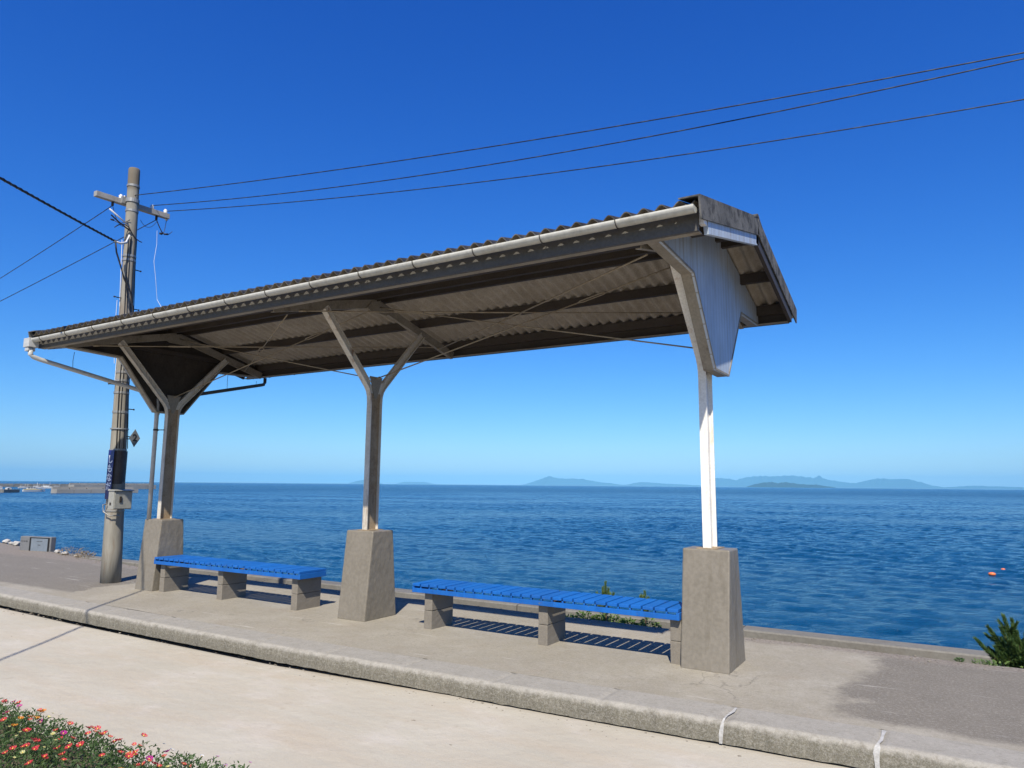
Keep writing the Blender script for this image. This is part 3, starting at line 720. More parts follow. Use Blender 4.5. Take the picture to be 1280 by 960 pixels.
# gutter, collector box and down pipes
def gutter(s, z0, z1, mat, xe0, xe1):
    bm = bmesh.new(); prev = None; r = .046; yc = s*1.80
    for k, x in enumerate([xe0, xe0+.001]+[xe0+(xe1-xe0)*i/12 for i in range(1, 12)]+[xe1-.001, xe1]):
        u = (x-xe0)/(xe1-xe0); z = z0+(z1-z0)*u
        col = []
        for j in range(11):
            a = math.pi+j*math.pi/10
            col.append(bm.verts.new((x, yc+r*math.cos(a), z+r*math.sin(a))))
        col += [bm.verts.new((x, yc+(r-.004)*math.cos(a), z+(r-.004)*math.sin(a)+.0)) for a in [math.pi+j*math.pi/10 for j in range(10, -1, -1)]]
        if prev:
            for j in range(len(col)):
                f = bm.faces.new((prev[j], prev[(j+1) % 22], col[(j+1) % 22], col[j])); f.smooth = j not in (10, 21)
        prev = col
    for x, z in ((xe0, z0), (xe1, z1)):
        vv = [bm.verts.new((x, yc+r*math.cos(math.pi+j*math.pi/10), z+r*math.sin(math.pi+j*math.pi/10))) for j in range(11)]; bm.faces.new(vv)
    g = obj('gutter', bm, mat, sh)
    bm = bmesh.new(); x = xe0+.35
    while x < xe1-.1:
        u = (x-xe0)/(xe1-xe0); z = z0+(z1-z0)*u
        tube(bm, [(x, yc+(r+.004)*math.cos(a), z+(r+.004)*math.sin(a)) for a in [math.pi+j*math.pi/8 for j in range(9)]], .004, 5)
        tube(bm, [(x, yc-r*s*1.0, z), (x, s*1.70, z-.01)], .0035, 5)
        x += .61
    objs('gutter_bracket', bm, M_dark, g)
    return g
g1 = gutter(-1, 3.326, 3.364, M_gut, XL-.0, XR-.02)
bm = bmesh.new()
for k in range(1, 5): 
    x = XL+k*2.0; z = 3.330+(3.385-3.330)*(x-XL)/(XR-XL)
    tube(bm, [(x-.03, -1.80+.0, z-.0), (x+.03, -1.80, z)], .003, 4)
bm.free()
g2 = gutter(1, 3.330, 3.385, M_gut, XL, XR-.02)
bm = bmesh.new(); box(bm, XL+.005, XL+.145, -1.87, -1.745, 3.215, 3.335); prism(bm, [(XL+.03, -1.86), (XL+.12, -1.86), (XL+.12, -1.77), (XL+.03, -1.77)], 'z', 3.165, 3.206)
cb = obj('collector_box', bm, M_pipe, sh, bevel=.006)
bm = bmesh.new(); tube(bm, [(XL+.004, -1.80, 3.315), (XL-.035, -1.80, 3.315), (XL-.04, -1.80, 3.315)], [.035, .03, .012], 10); obj('gutter_end_cap', bm, M_pipe, g1)
bm = bmesh.new(); tube(bm, [(XL+.10, -1.815, 3.19), (XL+.10, -1.815, 3.125), (XL+.105, -1.78, 3.095), (XL+.12, -1.70, 3.07), (-8.06, -.30, 2.78), (-8.055, -.21, 2.75), (-8.05, -.17, 2.70), (-8.045, -.155, 2.62), (-8.045, -.150, .96)], .030, 12)
ring(bm, (-8.045, -.152, 2.50), .030, .05, .006)
d1 = obj('downpipe', bm, M_pipe, sh)
bm = bmesh.new(); tube(bm, [(XL+.25, 1.80, 3.28), (XL+.25, 1.80, 3.20), (XL+.26, 1.77, 3.165), (XL+.27, 1.72, 3.15), (-8.02, .30, 2.80), (-8.03, .0, 2.74), (-8.045, -.10, 2.70)], .027, 12)
d2 = obj('downpipe', bm, M_fascia, sh)
bm = bmesh.new()
for a, b in (((-8.25, -1.28, 3.24), (-8.25, -1.28, 2.99)), ((-8.1, 1.05, 3.28), (-8.1, 1.05, 2.99)), ((-8.08, 1.6, 3.2), (-8.08, 1.6, 3.12))):
    tube(bm, [a, (a[0]+.02, a[1]-.02, (a[2]+b[2])/2), b], .0035, 5)
objs('pipe_hanger', bm, M_dark, d1)
bm = bmesh.new(); ring(bm, (-8.045, -.150, 2.25), .032, .025, .005); bar(bm, (-8.02, -.14, 2.25), (-7.92, -.10, 2.25), .02, .012); obj('pipe_clamp', bm, M_dark, d1)
# tie rods with turnbuckles
def rod(a, b, tb=.5, mat=M_rod):
    a, b = Vector(a), Vector(b); d = (b-a).normalized(); bm = bmesh.new(); m_ = a+(b-a)*tb; L = .16
    sag = Vector((0, 0, -.012)); 
    tube(bm, [a, a+(m_-d*L-a)*.5+sag*.5, m_-d*L+sag*.6], .0075, 6); tube(bm, [m_+d*L+sag*.6, m_+(b-m_)*.5+sag*.5, b], .0075, 6)
    tube(bm, [a-d*.03, a+d*.05], .014, 6)
    o = obj('tie_rod', bm, mat, sh)
    bm = bmesh.new(); u = d.cross(Vector((0, 0, 1))).normalized()
    s_ = sag*.6
    for k in (-1, 1): tube(bm, [m_-d*L+s_, m_-d*(L-.04)+u*k*.026+s_, m_+d*(L-.04)+u*k*.026+s_, m_+d*L+s_], .0065, 6)
    obj('turnbuckle', bm, mat, o)
fk = 2.74; ap = zs(0)-.235
for xa, xb, tt in ((-S2, -S1, (.73, .5)), (-S1, 0, (.72, .35))):
    rod((xa+.02, 0, fk), (xb-.02, .0, ap), tt[0])
    rod((xb-.02, 0.02, fk), (xa+.02, .02, ap), 1-tt[1]*.5)
    rod((xa+.02, -1.20, 3.31), (xb-.03, 1.15, 3.32), .25)
    rod((xa+.02, 1.20, 3.30), (xb-.03, -1.35, 3.24), .5)

# ------------------------------------------------------------------ benches
def bench(x0, x1, legs, label, seed):
    rnd = random.Random(seed)
    t = thing('bench', label, 'bench', ((x0+x1)/2, 0, 0), 'blue slatted benches under the shelter')
    y0, y1, zt = -.26, .17, .462
    bm = bmesh.new(); n = int(round((x1-x0)/.1115)); p = (x1-x0)/n
    for i in range(n):
        a = x0+i*p; j = rnd.uniform(-.003, .003); dz = rnd.uniform(-.002, .002)
        vv = box(bm, a+.009, a+p-.009, y0+.0+j, y1+j, zt-.028+dz, zt+dz)
        sk = rnd.uniform(-.002, .002)
        for q in vv: q.co.x += sk*(q.co.y > 0)
    obj('slats', bm, M_blue, t, bevel=.0035)
    bm = bmesh.new()
    for ya in (y0+.006, y1-.036): box(bm, x0+.01, x1-.01, ya, ya+.028, zt-.092, zt-.047)
    for xa in (x0+.0, x1-.028): box(bm, xa, xa+.028, y0+.004, y1-.004, zt-.0925, zt-.0305)
    k = 0
    for i in range(n): a = x0+i*p; box(bm, a-.009, a+.009, y0+.010, y0+.034, zt-.0468, zt-.0302) if 0 < i else None
    obj('seat_frame', bm, M_blue, t, bevel=.003)
    for lx in legs:
        bm = bmesh.new()
        for z0, z1, dx in ((0, .185, 0), (.188, zt-.0925, .003)): box(bm, lx-.05+dx, lx+.05+dx, -.195, .185, z0-.01*(z0 == 0), z1)
        worn(obj('leg', bm, M_block, t, bevel=.006), .004, .03, 3)
    return t
bench(-3.10, -.21, (-2.93, -1.56, -.265), 'longer looking blue slatted bench between the middle plinth and the nearest plinth', 1)
bench(-7.68, -4.79, (-7.56, -6.32, -4.94), 'blue slatted bench between the far plinth and the middle plinth', 2)

# ------------------------------------------------------------------ utility pole
pb_, pt_ = Vector((-9.01, -.07, 0)), Vector((-9.13, -.19, 6.52))
def pc(z): return pb_+(pt_-pb_)*(z/6.52)
def pr(z): return .143-.055*min(1, z/3)*.65-.022*(z/6.52)
m, t = newmat('pole_concrete', .85, .2); M_pole = m
c = t.mix(t.ramp(t.noise(3, 6, .6, t.mapping((4, 4, .6))), .3, .7), (.25, .235, .195), (.37, .35, .30))
z = t.ramp(t.sep()[2], 6.18, 6.24) if False else t.ramp(t.math('MULTIPLY', t.sep()[2], .1), .612, .618)
c = t.mix(z, c, (.20, .175, .135)); c = t.mix(t.math('MULTIPLY', t.ramp(t.noise(5, 5, .6, t.mapping((3, 3, .4))), .55, .7), .5), c, (.20, .13, .08))
t.color(c); t.normal(t.bump(t.noise(60, 4, .7), .3, .004))
up = thing('utility_pole', 'weathered round concrete utility pole with crossarm standing left of the shelter', 'utility pole', tuple(pb_))
bm = bmesh.new(); zz = [0, .5, 1, 1.5, 2, 2.5, 3, 3.5, 4, 4.5, 5, 5.5, 6, 6.4, 6.5, 6.52]; tube(bm, [pc(z)-Vector((0, 0, .05*(z == 0))) for z in zz], [pr(z)-(.008 if z == 6.52 else 0) for z in zz], 24); obj('shaft', bm, M_pole, up)
def band(z, h=.035, th=.008, mat=M_galv, nm='band'):
    bm = bmesh.new(); ring(bm, pc(z), pr(z)+.001, h, th, 24); return obj(nm, bm, mat, up)
for z in (2.56, 2.86, 3.05, 3.18, 4.98, 5.05, 5.80, 6.22): band(z)
bm = bmesh.new(); ring(bm, pc(1.71), pr(1.6)+.001, .50, .006, 28); obj('sleeve', bm, speckle('sleeve_metal', (.05, .04, .035), (.09, .075, .065), 6, .5, .4, .1, 30), up)
band(1.98, .02, .008); band(1.06, .02, .010); band(2.30, .018, .02)
# crossarm
ca = pc(5.97); cy0, cy1 = -.69, .54; cx = ca.x-.150
bm = bmesh.new(); bar(bm, (cx, cy0, 5.95), (cx, cy1, 5.98), .085, .085); bm2 = bm; arm = obj('crossarm', bm, speckle('crossarm_steel', (.33, .32, .29), (.46, .44, .40), 6, .6, .4, .2, 40, stain=(.20, .14, .10), stain_fac=.6, stain_scale=4), up, bevel=.004)
bm = bmesh.new(); ring(bm, (ca.x, ca.y, 5.97), pr(5.8)+.002, .06, .012, 20); box(bm, cx+.043, ca.x-.06, ca.y-.13, ca.y-.07, 5.92, 6.03); box(bm, cx+.043, ca.x-.06, ca.y+.07, ca.y+.13, 5.92, 6.03); obj('arm_bracket', bm, M_galv, arm)
def insul(x, y, z, s=1):
    bm = bmesh.new(); tube(bm, [(x, y, z), (x, y, z+.02), (x, y, z+.025), (x, y, z+.05), (x, y, z+.055), (x, y, z+.075)], [.030*s, .034*s, .022*s, .034*s, .024*s, .018*s], 12)
    return obj('insulator', bm, M_porc, arm)
insul(cx, -0.290, 6.003); insul(cx, -0.230, 6.003, .8); insul(cx, 0.240, 6.016); insul(cx, 0.480, 6.022); insul(cx, 0.510, 5.910, .7)
bm = bmesh.new(); tube(bm, [(cx, -0.410, 5.910), (cx, -0.410, 5.850)], .02, 8); tube(bm, [(cx, 0.330, 5.930), (cx, 0.330, 5.860)], .02, 8); objs('shackle', bm, M_dark, arm)
# step bolts
bm = bmesh.new()
for z, s in ((4.35, -1), (4.22, 1), (3.75, -1), (3.35, 1), (2.98, -1), (4.86, 1), (2.62, 1)):
    p = pc(z); r = pr(z); tube(bm, [p+Vector((0, s*(r+q), 0)) for q in (-.02, .10, .101, .115)], [.008, .008, .014, .014], 6)
objs('step_bolt', bm, M_dark, up)
# loose service wires, clamps
bm = bmesh.new()
def sagp(a, b, s, n=10):
    a, b = Vector(a), Vector(b); return [a+(b-a)*(k/n)-Vector((0, 0, 4*s*(k/n)*(1-k/n))) for k in range(n+1)]
J = ca
tube(bm, sagp((cx, -0.410, 5.860), (cx-.05, -0.110, 5.650), .16), .005, 5)
tube(bm, sagp((cx-.05, -0.340, 5.640), (J.x+.1, -.25, 5.62), .05), .006, 5)
tube(bm, sagp((cx, -0.130, 5.900), (J.x+.1, -.28, 5.50), .02), .008, 5)
tube(bm, sagp((J.x+.1, -.55, 5.60), (J.x+.1, -.25, 5.45), .01), .012, 5)
tube(bm, sagp((J.x+.1, -.48, 5.42), (J.x+.08, -.25, 5.50), -.05), .008, 5)
tube(bm, sagp((cx, 0.330, 5.870), (cx, 0.630, 5.750), .14), .005, 5)
tube(bm, sagp((cx, 0.330, 5.870), (cx, 0.470, 5.650), .01), .008, 5)
tube(bm, sagp((cx, 0.510, 5.910), (cx, 0.450, 5.670), .1), .005, 5)
tube(bm, sagp((J.x+.13, -.1, 5.66), (cx, 0.350, 5.850), .12), .004, 5)
tube(bm, sagp((J.x+.1, -.26, 5.5), (J.x+.14, -.05, 5.3), .05), .008, 5)
tube(bm, [(cx, 0.410, 5.650), (cx, 0.450, 5.650)], .018, 6); tube(bm, [(cx-.05, -0.390, 5.640), (cx-.05, -0.340, 5.640)], .014, 6); tube(bm, [(cx, 0.490, 5.660), (cx, 0.560, 5.680)], .016, 6)
objs('jumper_wire', bm, M_wire, up)
bm = bmesh.new()
tube(bm, [(-8.93, -.50, 5.19), (-8.92, -.47, 5.0), (-8.90, -.42, 4.85), (-8.90, -.33, 4.62), (-8.94, -.17, 4.40), (-8.93, -.12, 4.1)]+[pc(z)+Vector((.10, -.02, 0))*(pr(z)+.01)/.13 for z in (3.6, 3, 2.5)], .014, 6)
obj('service_drop', bm, M_wire, up)
bm = bmesh.new()
for dx, dy in ((.09, -.09), (.11, -.05), (.12, .02), (.075, .10)):
    tube(bm, [pc(z)+Vector((dx, dy, 0))*(pr(z)+.008)/.127 + Vector((0, math.sin(z*3+dx*30)*.008, 0)) for z in (5.35, 5.1, 4.8, 4.4, 4.0, 3.6, 3.2, 2.8, 2.4, 2.0)], .007, 6)
objs('riser_cable', bm, M_wire, up)
bm = bmesh.new(); tube(bm, [pc(z)+Vector((-.02, -(pr(z)+.02+.02*math.sin(z*1.3)), 0)) for z in (5.3, 5, 4.6, 4.2, 3.8, 3.4, 3)], .005, 5)
tube(bm, [pc(z)+Vector((.02, -(pr(z)+.045+.03*math.sin(z*1.7+1)), 0)) for z in (4.3, 4.1, 3.8, 3.5, 3.3)], .004, 5); objs('pale_conduit', bm, M_cable, up)
bm = bmesh.new(); tube(bm, [(-8.93, -.52, 5.17), (-8.95, -.40, 5.17), (-8.98, -.30, 5.22), (-9.0, -.25, 5.36)], [.012, .018, .02, .016], 8); tube(bm, [(-8.95, -.62, 5.66), (-8.98, -.28, 5.50)], .012, 6); objs('cable_hook', bm, M_porc, up)
bm = bmesh.new(); p = pc(1.05); tube(bm, [p+Vector((.04, -pr(1)-.005, .12)), p+Vector((.02, -pr(1)-.07, .10)), p+Vector((.05, -pr(1)-.075, .0)), p+Vector((.12, -pr(1)-.02, -.06)), p+Vector((.19, -.03, -.06))], .010, 6); obj('conduit_loop', bm, M_galv, up)

# enamel name plate
def text_mesh(s, size, mat, name, loc, rot, parent, ext=.0015, line=1.0):
    cu = bpy.data.curves.new(name, 'FONT'); cu.body = s; cu.size = size; cu.align_x = 'CENTER'; cu.align_y = 'CENTER'; cu.extrude = ext; cu.space_line = line; cu.offset = size*.018
    o = bpy.data.objects.new(name, cu); C.objects.link(o); bpy.context.view_layer.update()
    me = bpy.data.meshes.new_from_object(o.evaluated_get(bpy.context.evaluated_depsgraph_get())); bpy.data.objects.remove(o)
    me.transform(Matrix.Translation(loc) @ rot.to_4x4()); q = bpy.data.objects.new(name, me); C.objects.link(q); me.materials.clear(); me.materials.append(mat)
    q.parent = parent; return q
M_navy, _ = newmat('enamel_blue', .25, .5, col=(.006, .010, .12)); M_wlet, _ = newmat('enamel_white', .3, .5, col=(.8, .8, .8)); M_blk, _ = newmat('black_paint', .5, .3, col=(.015, .015, .015))
ROTF = Matrix(((1, 0, 0), (0, 0, -1), (0, 1, 0)))        # text facing -y
ROTX = Matrix(((0, 0, 1), (1, 0, 0), (0, 1, 0)))         # text facing +x
c = pc(1.60)
ns = thing('station_name_sign', 'narrow blue enamel sign with white characters on the utility pole', 'sign', (c.x+.04, c.y-pr(1.6)-.015, 1.235))
bm = bmesh.new(); box(bm, -.075, .075, -.003, .003, 0, .735); objl('plate', bm, M_navy, ns, bevel=.002)
text_mesh('し\nも\nな\nだ', .135, M_wlet, 'lettering', (0, -.0045, .385), ROTF, ns, line=1.0)
bm = bmesh.new(); box(bm, -.05, .05, .0035, .010, .60, .62); box(bm, -.05, .05, .0035, .010, .12, .14); objl('bracket', bm, M_galv, ns)
# diamond number plate
c = pc(2.17)
ds = thing('number_sign', 'small grey diamond plate marked 2 on the utility pole', 'sign', (-8.975, c.y+.205, 2.05))
bm = bmesh.new(); prism(bm, [(-.088, .12), (0, -.02), (.088, .12), (0, .26)], 'x', -.003, .003); objl('plate', bm, speckle('grey_plate', (.17, .18, .18), (.24, .25, .25), 10, .5, .4, 0, 30), ds)
text_mesh('2', .15, M_blk, 'numeral', (.0045, 0, .12), ROTX, ds)
bm = bmesh.new(); box(bm, -.011, -.0035, -.12, -.03, .13, .145); box(bm, -.011, -.0035, -.12, -.03, .095, .11); objl('bracket', bm, M_dark, ds)
# equipment box
c = pc(1.2)
M_boxp = speckle('box_grey_paint', (.33, .33, .29), (.41, .41, .365), 5, .4, .4, .05, 30)
eb = thing('equipment_box', 'pale grey metal equipment box with a latch strapped to the utility pole', 'box', (-8.77, -.20, 1.09))
bm = bmesh.new(); box(bm, -.045, .095, -.125, .155, 0, .268); objl('case', bm, M_boxp, eb, bevel=.004)
bm = bmesh.new(); prism(bm, [(-.055, .2685), (.125, .2685), (.125, .278), (.02, .292), (-.055, .292)], 'y', -.137, .167); objl('lid', bm, M_boxp, eb, bevel=.003)
bm = bmesh.new(); box(bm, .0955, .106, -.115, .145, .012, .255); dr = objl('door', bm, M_boxp, eb, bevel=.003)
bm = bmesh.new(); box(bm, .1065, .118, -.045, -.015, .10, .19); box(bm, .1185, .124, -.038, -.022, .115, .165); objl('latch', bm, M_dark, dr)
bm = bmesh.new(); box(bm, .1065, .109, -.06, .09, .215, .222); objl('nameplate', bm, M_galv, dr)
bm = bmesh.new(); box(bm, -.0, .04, -.1285, -.1255, .06, .10); objl('vent', bm, M_dark, eb)

# ------------------------------------------------------------------ wires
def wire(label, a, b, sag, ext, r=.0065, n=40, twist=True, mat=None):
    a, b = Vector(a), Vector(b); bm = bmesh.new(); pts = []
    for k in range(int(n*ext)+1):
        u = k/n; p = a+(b-a)*u; p.z -= 4*sag*u*(1-u); pts.append(p)
    tube(bm, pts, r, 6)
    o = obj('overhead_wire', bm, mat or M_twist); tag(o, label, 'wire', 'overhead wires on the pole'); return o
m, t = newmat('twisted_wire', .5, .3); M_twist = m
w = t.n('ShaderNodeTexWave'); w.inputs['Scale'].default_value = .9; w.inputs['Distortion'].default_value = 2; w.inputs['Detail'].default_value = 1; t.link(t.pos, w.inputs['Vector'])
t.color(t.mix(t.ramp(w.outputs['Fac'], .8, .95), (.02, .02, .024), (.06, .065, .065)))
wire('topmost black wire from the pole crossarm over the shelter roof to the right', (cx, -0.230, 6.070), (2.70, 1.5, 5.60), .12, 1.8)
wire('middle black wire from the pole crossarm running just under the topmost one', (cx, 0.240, 6.080), (2.70, 1.5, 5.54), .22, 1.8)
wire('lowest black wire from the crossarm end to the right above the roof', (cx, 0.500, 6.070), (2.74, 2.2, 5.46), .17, 1.8)
wire('thin wire from the near half of the crossarm down to the left edge', (cx, -0.410, 5.850), (-14, .07, 5.47), .01, 3.5)
wire('thin wire passing behind the pole down to the left edge, lower of the pair', (cx, 0.330, 5.860), (-14, .11, 5.01), .01, 3.0)
# thick lashed cable towards the front left
A = Vector((-8.95, -.5, 5.18)); B = Vector((-6.85, -3.0, 4.90)); A = Vector((-8.95, -.50, 5.18)); B = Vector((-6.93, -3.03, 4.90))
pts = []; bm = bmesh.new()
for k in range(0, 241):
    u = k/80; p = A+(B-A)*u; p.z -= .06*4*(u/3)*(1-u/3); pts.append(p)
tube(bm, pts, .015, 8); th = obj('overhead_cable', bm, M_wire); tag(th, 'thick black lashed cable coming down to the pole from the upper left', 'cable')
bm = bmesh.new(); hx = []
for k in range(0, 1600):
    u = k/1600*3; i = min(239, int(u*80)); f = u*80-i; p = pts[i]*(1-f)+pts[i+1]*f; a = k*.30+math.sin(k*.013)*2
    hx.append(p-th.location+Vector((math.cos(a)*.014, math.cos(a)*.012, math.sin(a)*.015)))
tube(bm, hx, .005, 4); objl('lashing', bm, M_galv if False else M_twist, th)
bm = bmesh.new(); tube(bm, [(-8.84, .10, 5.52), (-8.85, .12, 5.3), (-8.84, .09, 5.0), (-8.83, .14, 4.7), (-8.85, .20, 4.4), (-8.6, .22, 4.1), (-8.34, .25, 3.86)], .003, 5)
o = obj('hanging_cord', bm, M_cable); tag(o, 'thin pale cord hanging from the crossarm to the roof edge', 'cord')

# ------------------------------------------------------------------ marker box at the far left
mk = thing('concrete_marker', 'low grey concrete marker with a dark framed panel at the platform rear edge', 'marker', (-15.12, 1.74, 0))
M_mk = speckle('marker_grey', (.17, .175, .18), (.23, .235, .24), 6, .7, .3, .2, 40)
bm = bmesh.new(); box(bm, -.46, .46, 0, .12, -.05, .30); objl('body', bm, M_mk, mk, bevel=.012)
bm = bmesh.new()
for a in ((-.16, -.12, 0, .255), (.38, .42, 0, .255)): box(bm, a[0], a[1], -.012, -.001, .0, .27)
box(bm, -.16, .42, -.012, -.001, .2705, .285); fr = objl('panel_frame', bm, M_blk, mk)
bm = bmesh.new(); box(bm, -.119, .379, -.006, -.001, .0, .27); objl('panel', bm, speckle('panel_bluegrey', (.19, .23, .27), (.24, .28, .32), 6, .4, .4, 0, 30), mk)
bm = bmesh.new()
for k in range(4): box(bm, .05+k*.045, .08+k*.045, -.009, -.0065, .20, .21)
for k in range(2): box(bm, .09+k*.045, .12+k*.045, -.009, -.0065, .12, .135)
for k in range(3): box(bm, -.42+k*.07, -.37+k*.07, -.004, -.001, .19, .205)
objl('faded_lines', bm, M_dark, mk); mk.rotation_euler.z = R(12)
def rock(x, y, r, lab, z=0):
    bm = bmesh.new(); bmesh.ops.create_icosphere(bm, subdivisions=2, radius=r*.7)
    for v in bm.verts: v.co *= 1+.35*mn.noise(v.co*(3/r)+Vector((x*7, y*5, 1))); v.co.z *= .62
    o = obj('rock', bm, M_rock); o.location = (x, y, z+r*.3); o['label'] = lab; o['category'] = 'rock'; o['group'] = 'pale rocks along the rear edge'
for x, y, r, lab in ((-17.7, 2.33, .13, 'pale rock at the left edge of the view behind the platform'), (-17.25, 2.24, .09, 'small pale rock second from the left edge of the view'), (-16.85, 2.17, .14, 'largest white rock between the left edge and the grey marker'),
        (-16.35, 2.10, .08, 'small white rock just left of the large one near the marker'), (-15.95, 2.05, .10, 'white rock touching the left side of the grey marker'), (-14.30, 1.80, .09, 'white rock just right of the grey marker'),
        (-13.75, 1.68, .10, 'white pointed rock in the dry weeds right of the marker'), (-13.2, 1.60, .05, 'tiny pale rock furthest right in the dry weeds')):
    rock(x, y, r, lab)

# ------------------------------------------------------------------ plants
def blade(bm, p, d, L, w, bend=.3):
    d = d.normalized(); s = d.cross(Vector((random.random()-.5, random.random()-.5, random.random()-.5))).normalized()*w
    m_ = p+d*L*.55; e = p+d*L+Vector((0, 0, -bend*L))
    a = bm.verts.new(p-s*.5); b = bm.verts.new(p+s*.5); c_ = bm.verts.new(m_+s*.55); d_ = bm.verts.new(m_-s*.55); f = bm.verts.new(e)
    bm.faces.new((a, b, c_, d_)); bm.faces.new((d_, c_, f))
def brush(bm, a, b, r, n, nl, nw=.0032):
    a, b = Vector(a), Vector(b); ax = (b-a).normalized()
    for i in range(n):
        u = random.random()**.8; p = a+(b-a)*u
        q = Vector((random.gauss(0, 1), random.gauss(0, 1), random.gauss(0, 1))); q = (q-ax*q.dot(ax)).normalized()
        d = q*(1.0-.55*u)+ax*(.55+u*.6)
        blade(bm, p, d, nl*random.uniform(.7, 1.1), nw, .02)
def pine(base, tips, label, nl=.06, n=260, r0=.02, nw=.0032, mat=None):
    t = thing('pine', label, 'pine tree', base, 'young pines behind the platform')
    base = Vector(base); bt = bmesh.new(); bn = bmesh.new()
    hub = sum((Vector(p) for p in tips), Vector())/len(tips); hub = base*.45+hub*.55
    tube(bt, [base-Vector((0, 0, .05)), base*.6+hub*.4+Vector((.02, 0, 0)), hub], [r0, r0*.8, r0*.6], 8)
    for p in tips:
        p = Vector(p); s = base+(hub-base)*random.uniform(.35, 1.0); mid = s*.5+p*.5+Vector((0, 0, -.05*(p-s).length))
        tube(bt, [s, mid, p], [r0*.5, r0*.38, r0*.15], 6)
        brush(bn, mid*.75+s*.25, p, .05, n, nl, nw)
        for k in range(3):
            q = mid+(p-mid)*random.uniform(0, .5); e = q+(p-mid).normalized()*.05+Vector((random.uniform(-.09, .09), random.uniform(-.09, .09), random.uniform(.02, .08)))
            tube(bt, [q, e], [r0*.2, r0*.1], 5); brush(bn, q, e, .04, n//3, nl*.85, nw)
    obj('trunk', bt, M_bark, t); obj('needles', bn, mat or M_needle, t)
    return t
tips = [(1.955, 2.2, .04), (2.06, 2.15, .17), (2.19, 2.2, .28), (2.26, 2.3, .24), (2.285, 2.2, .14), (2.35, 2.2, .13), (2.42, 2.25, .22), (2.10, 2.1, .0), (2.16, 2.25, .06), (2.27, 2.1, .02), (2.22, 2.15, .12), (2.48, 2.15, .10), (2.36, 2.05, -.02), (2.06, 2.3, -.06), (2.55, 2.25, .18), (2.16, 2.1, .18), (2.24, 2.15, .05), (2.33, 2.1, .06), (2.20, 2.2, -.08), (2.30, 2.1, -.10), (2.45, 2.1, .02), (2.5, 2.2, -.08), (2.13, 2.2, -.02)]
pine((2.36, 2.25, -.56), tips, 'dark green young pine growing behind the platform edge at far right', .05, 620, .02, .0045)
pine((-3.34, 5.3, -1.05), [(-3.34, 5.3, -.17), (-3.40, 5.32, -.26), (-3.28, 5.28, -.27), (-3.50, 5.3, -.36), (-3.20, 5.3, -.34)], 'small pine sapling showing above the near bench, left of its twin', .07, 320, .012, .006, M_sap)
pine((-2.63, 5.3, -1.05), [(-2.63, 5.3, -.27), (-2.70, 5.3, -.36), (-2.57, 5.3, -.36)], 'small pine sapling showing above the near bench, right of its twin', .07, 300, .012, .006, M_sap)
def weed(x, y, z, w, h, n, label, mat=M_weed, lw=.014, ll=.05, nm='weed'):
    bm = bmesh.new()
    for i in range(n):
        a = random.random()*6.283; r = w*math.sqrt(random.random()); p = Vector((x+r*math.cos(a), y+r*math.sin(a)*.6, z+h*random.random()*(1-.5*(r/w)**2)))
        d = Vector((math.cos(a)*.7, math.sin(a)*.7, random.uniform(.1, 1.0)))
        blade(bm, p, d, ll*random.uniform(.6, 1.3), lw, .25)
    for i in range(max(3, n//25)):
        a = random.random()*6.283; tube(bm, [(x+w*.3*math.cos(a), y+w*.2*math.sin(a), z-.04), (x+w*.8*math.cos(a), y+w*.4*math.sin(a), z+h*.8)], .003, 4)
    o = obj(nm, bm, mat); tag(o, label, 'plant', 'weeds along the rear edge'); return o
for x, w, h, lab in ((-4.05, .16, .20, 'leafy weed behind the near bench, leftmost under the saplings'), (-3.72, .26, .30, 'bushy green weed second from the left under the near bench'), (-3.30, .26, .34, 'widest leafy weed at the foot of the left sapling'),
                     (-2.92, .18, .26, 'leafy weed between the two saplings behind the near bench'), (-2.55, .22, .28, 'leafy weed at the foot of the right sapling near the last bench leg')):
    weed(x, 5.3, -1.02, w, h+.06, 420, lab, lw=.022, ll=.07)
weed(2.10, 1.62, -.42, .13, .40, 420, 'bright yellow green weed at the foot of the right hand pine', lw=.016, ll=.045)
weed(2.32, 1.66, -.42, .16, .38, 420, 'fresh green weed right of the yellow green one under the pine', lw=.014, ll=.045)
for x, s, lab in ((1.80, .035, 'tiny green tuft on the rear edge, leftmost before the pine'), (1.945, .05, 'small dark tuft on the rear edge, middle one before the pine'), (2.03, .03, 'tiny tuft on the rear edge closest to the pine')):
    weed(x, 1.29, -.01, s, .045, 60, lab, M_needle, .006, .025, 'grass_tuft')
weed(-13.6, 1.75, .0, .35, .16, 160, 'dry brown weeds beside the white rocks right of the marker', M_dry, .006, .10)
weed(-12.9, 1.62, .0, .22, .10, 170, 'low dry brown weeds between the marker and the pole', M_dry, .006, .08)

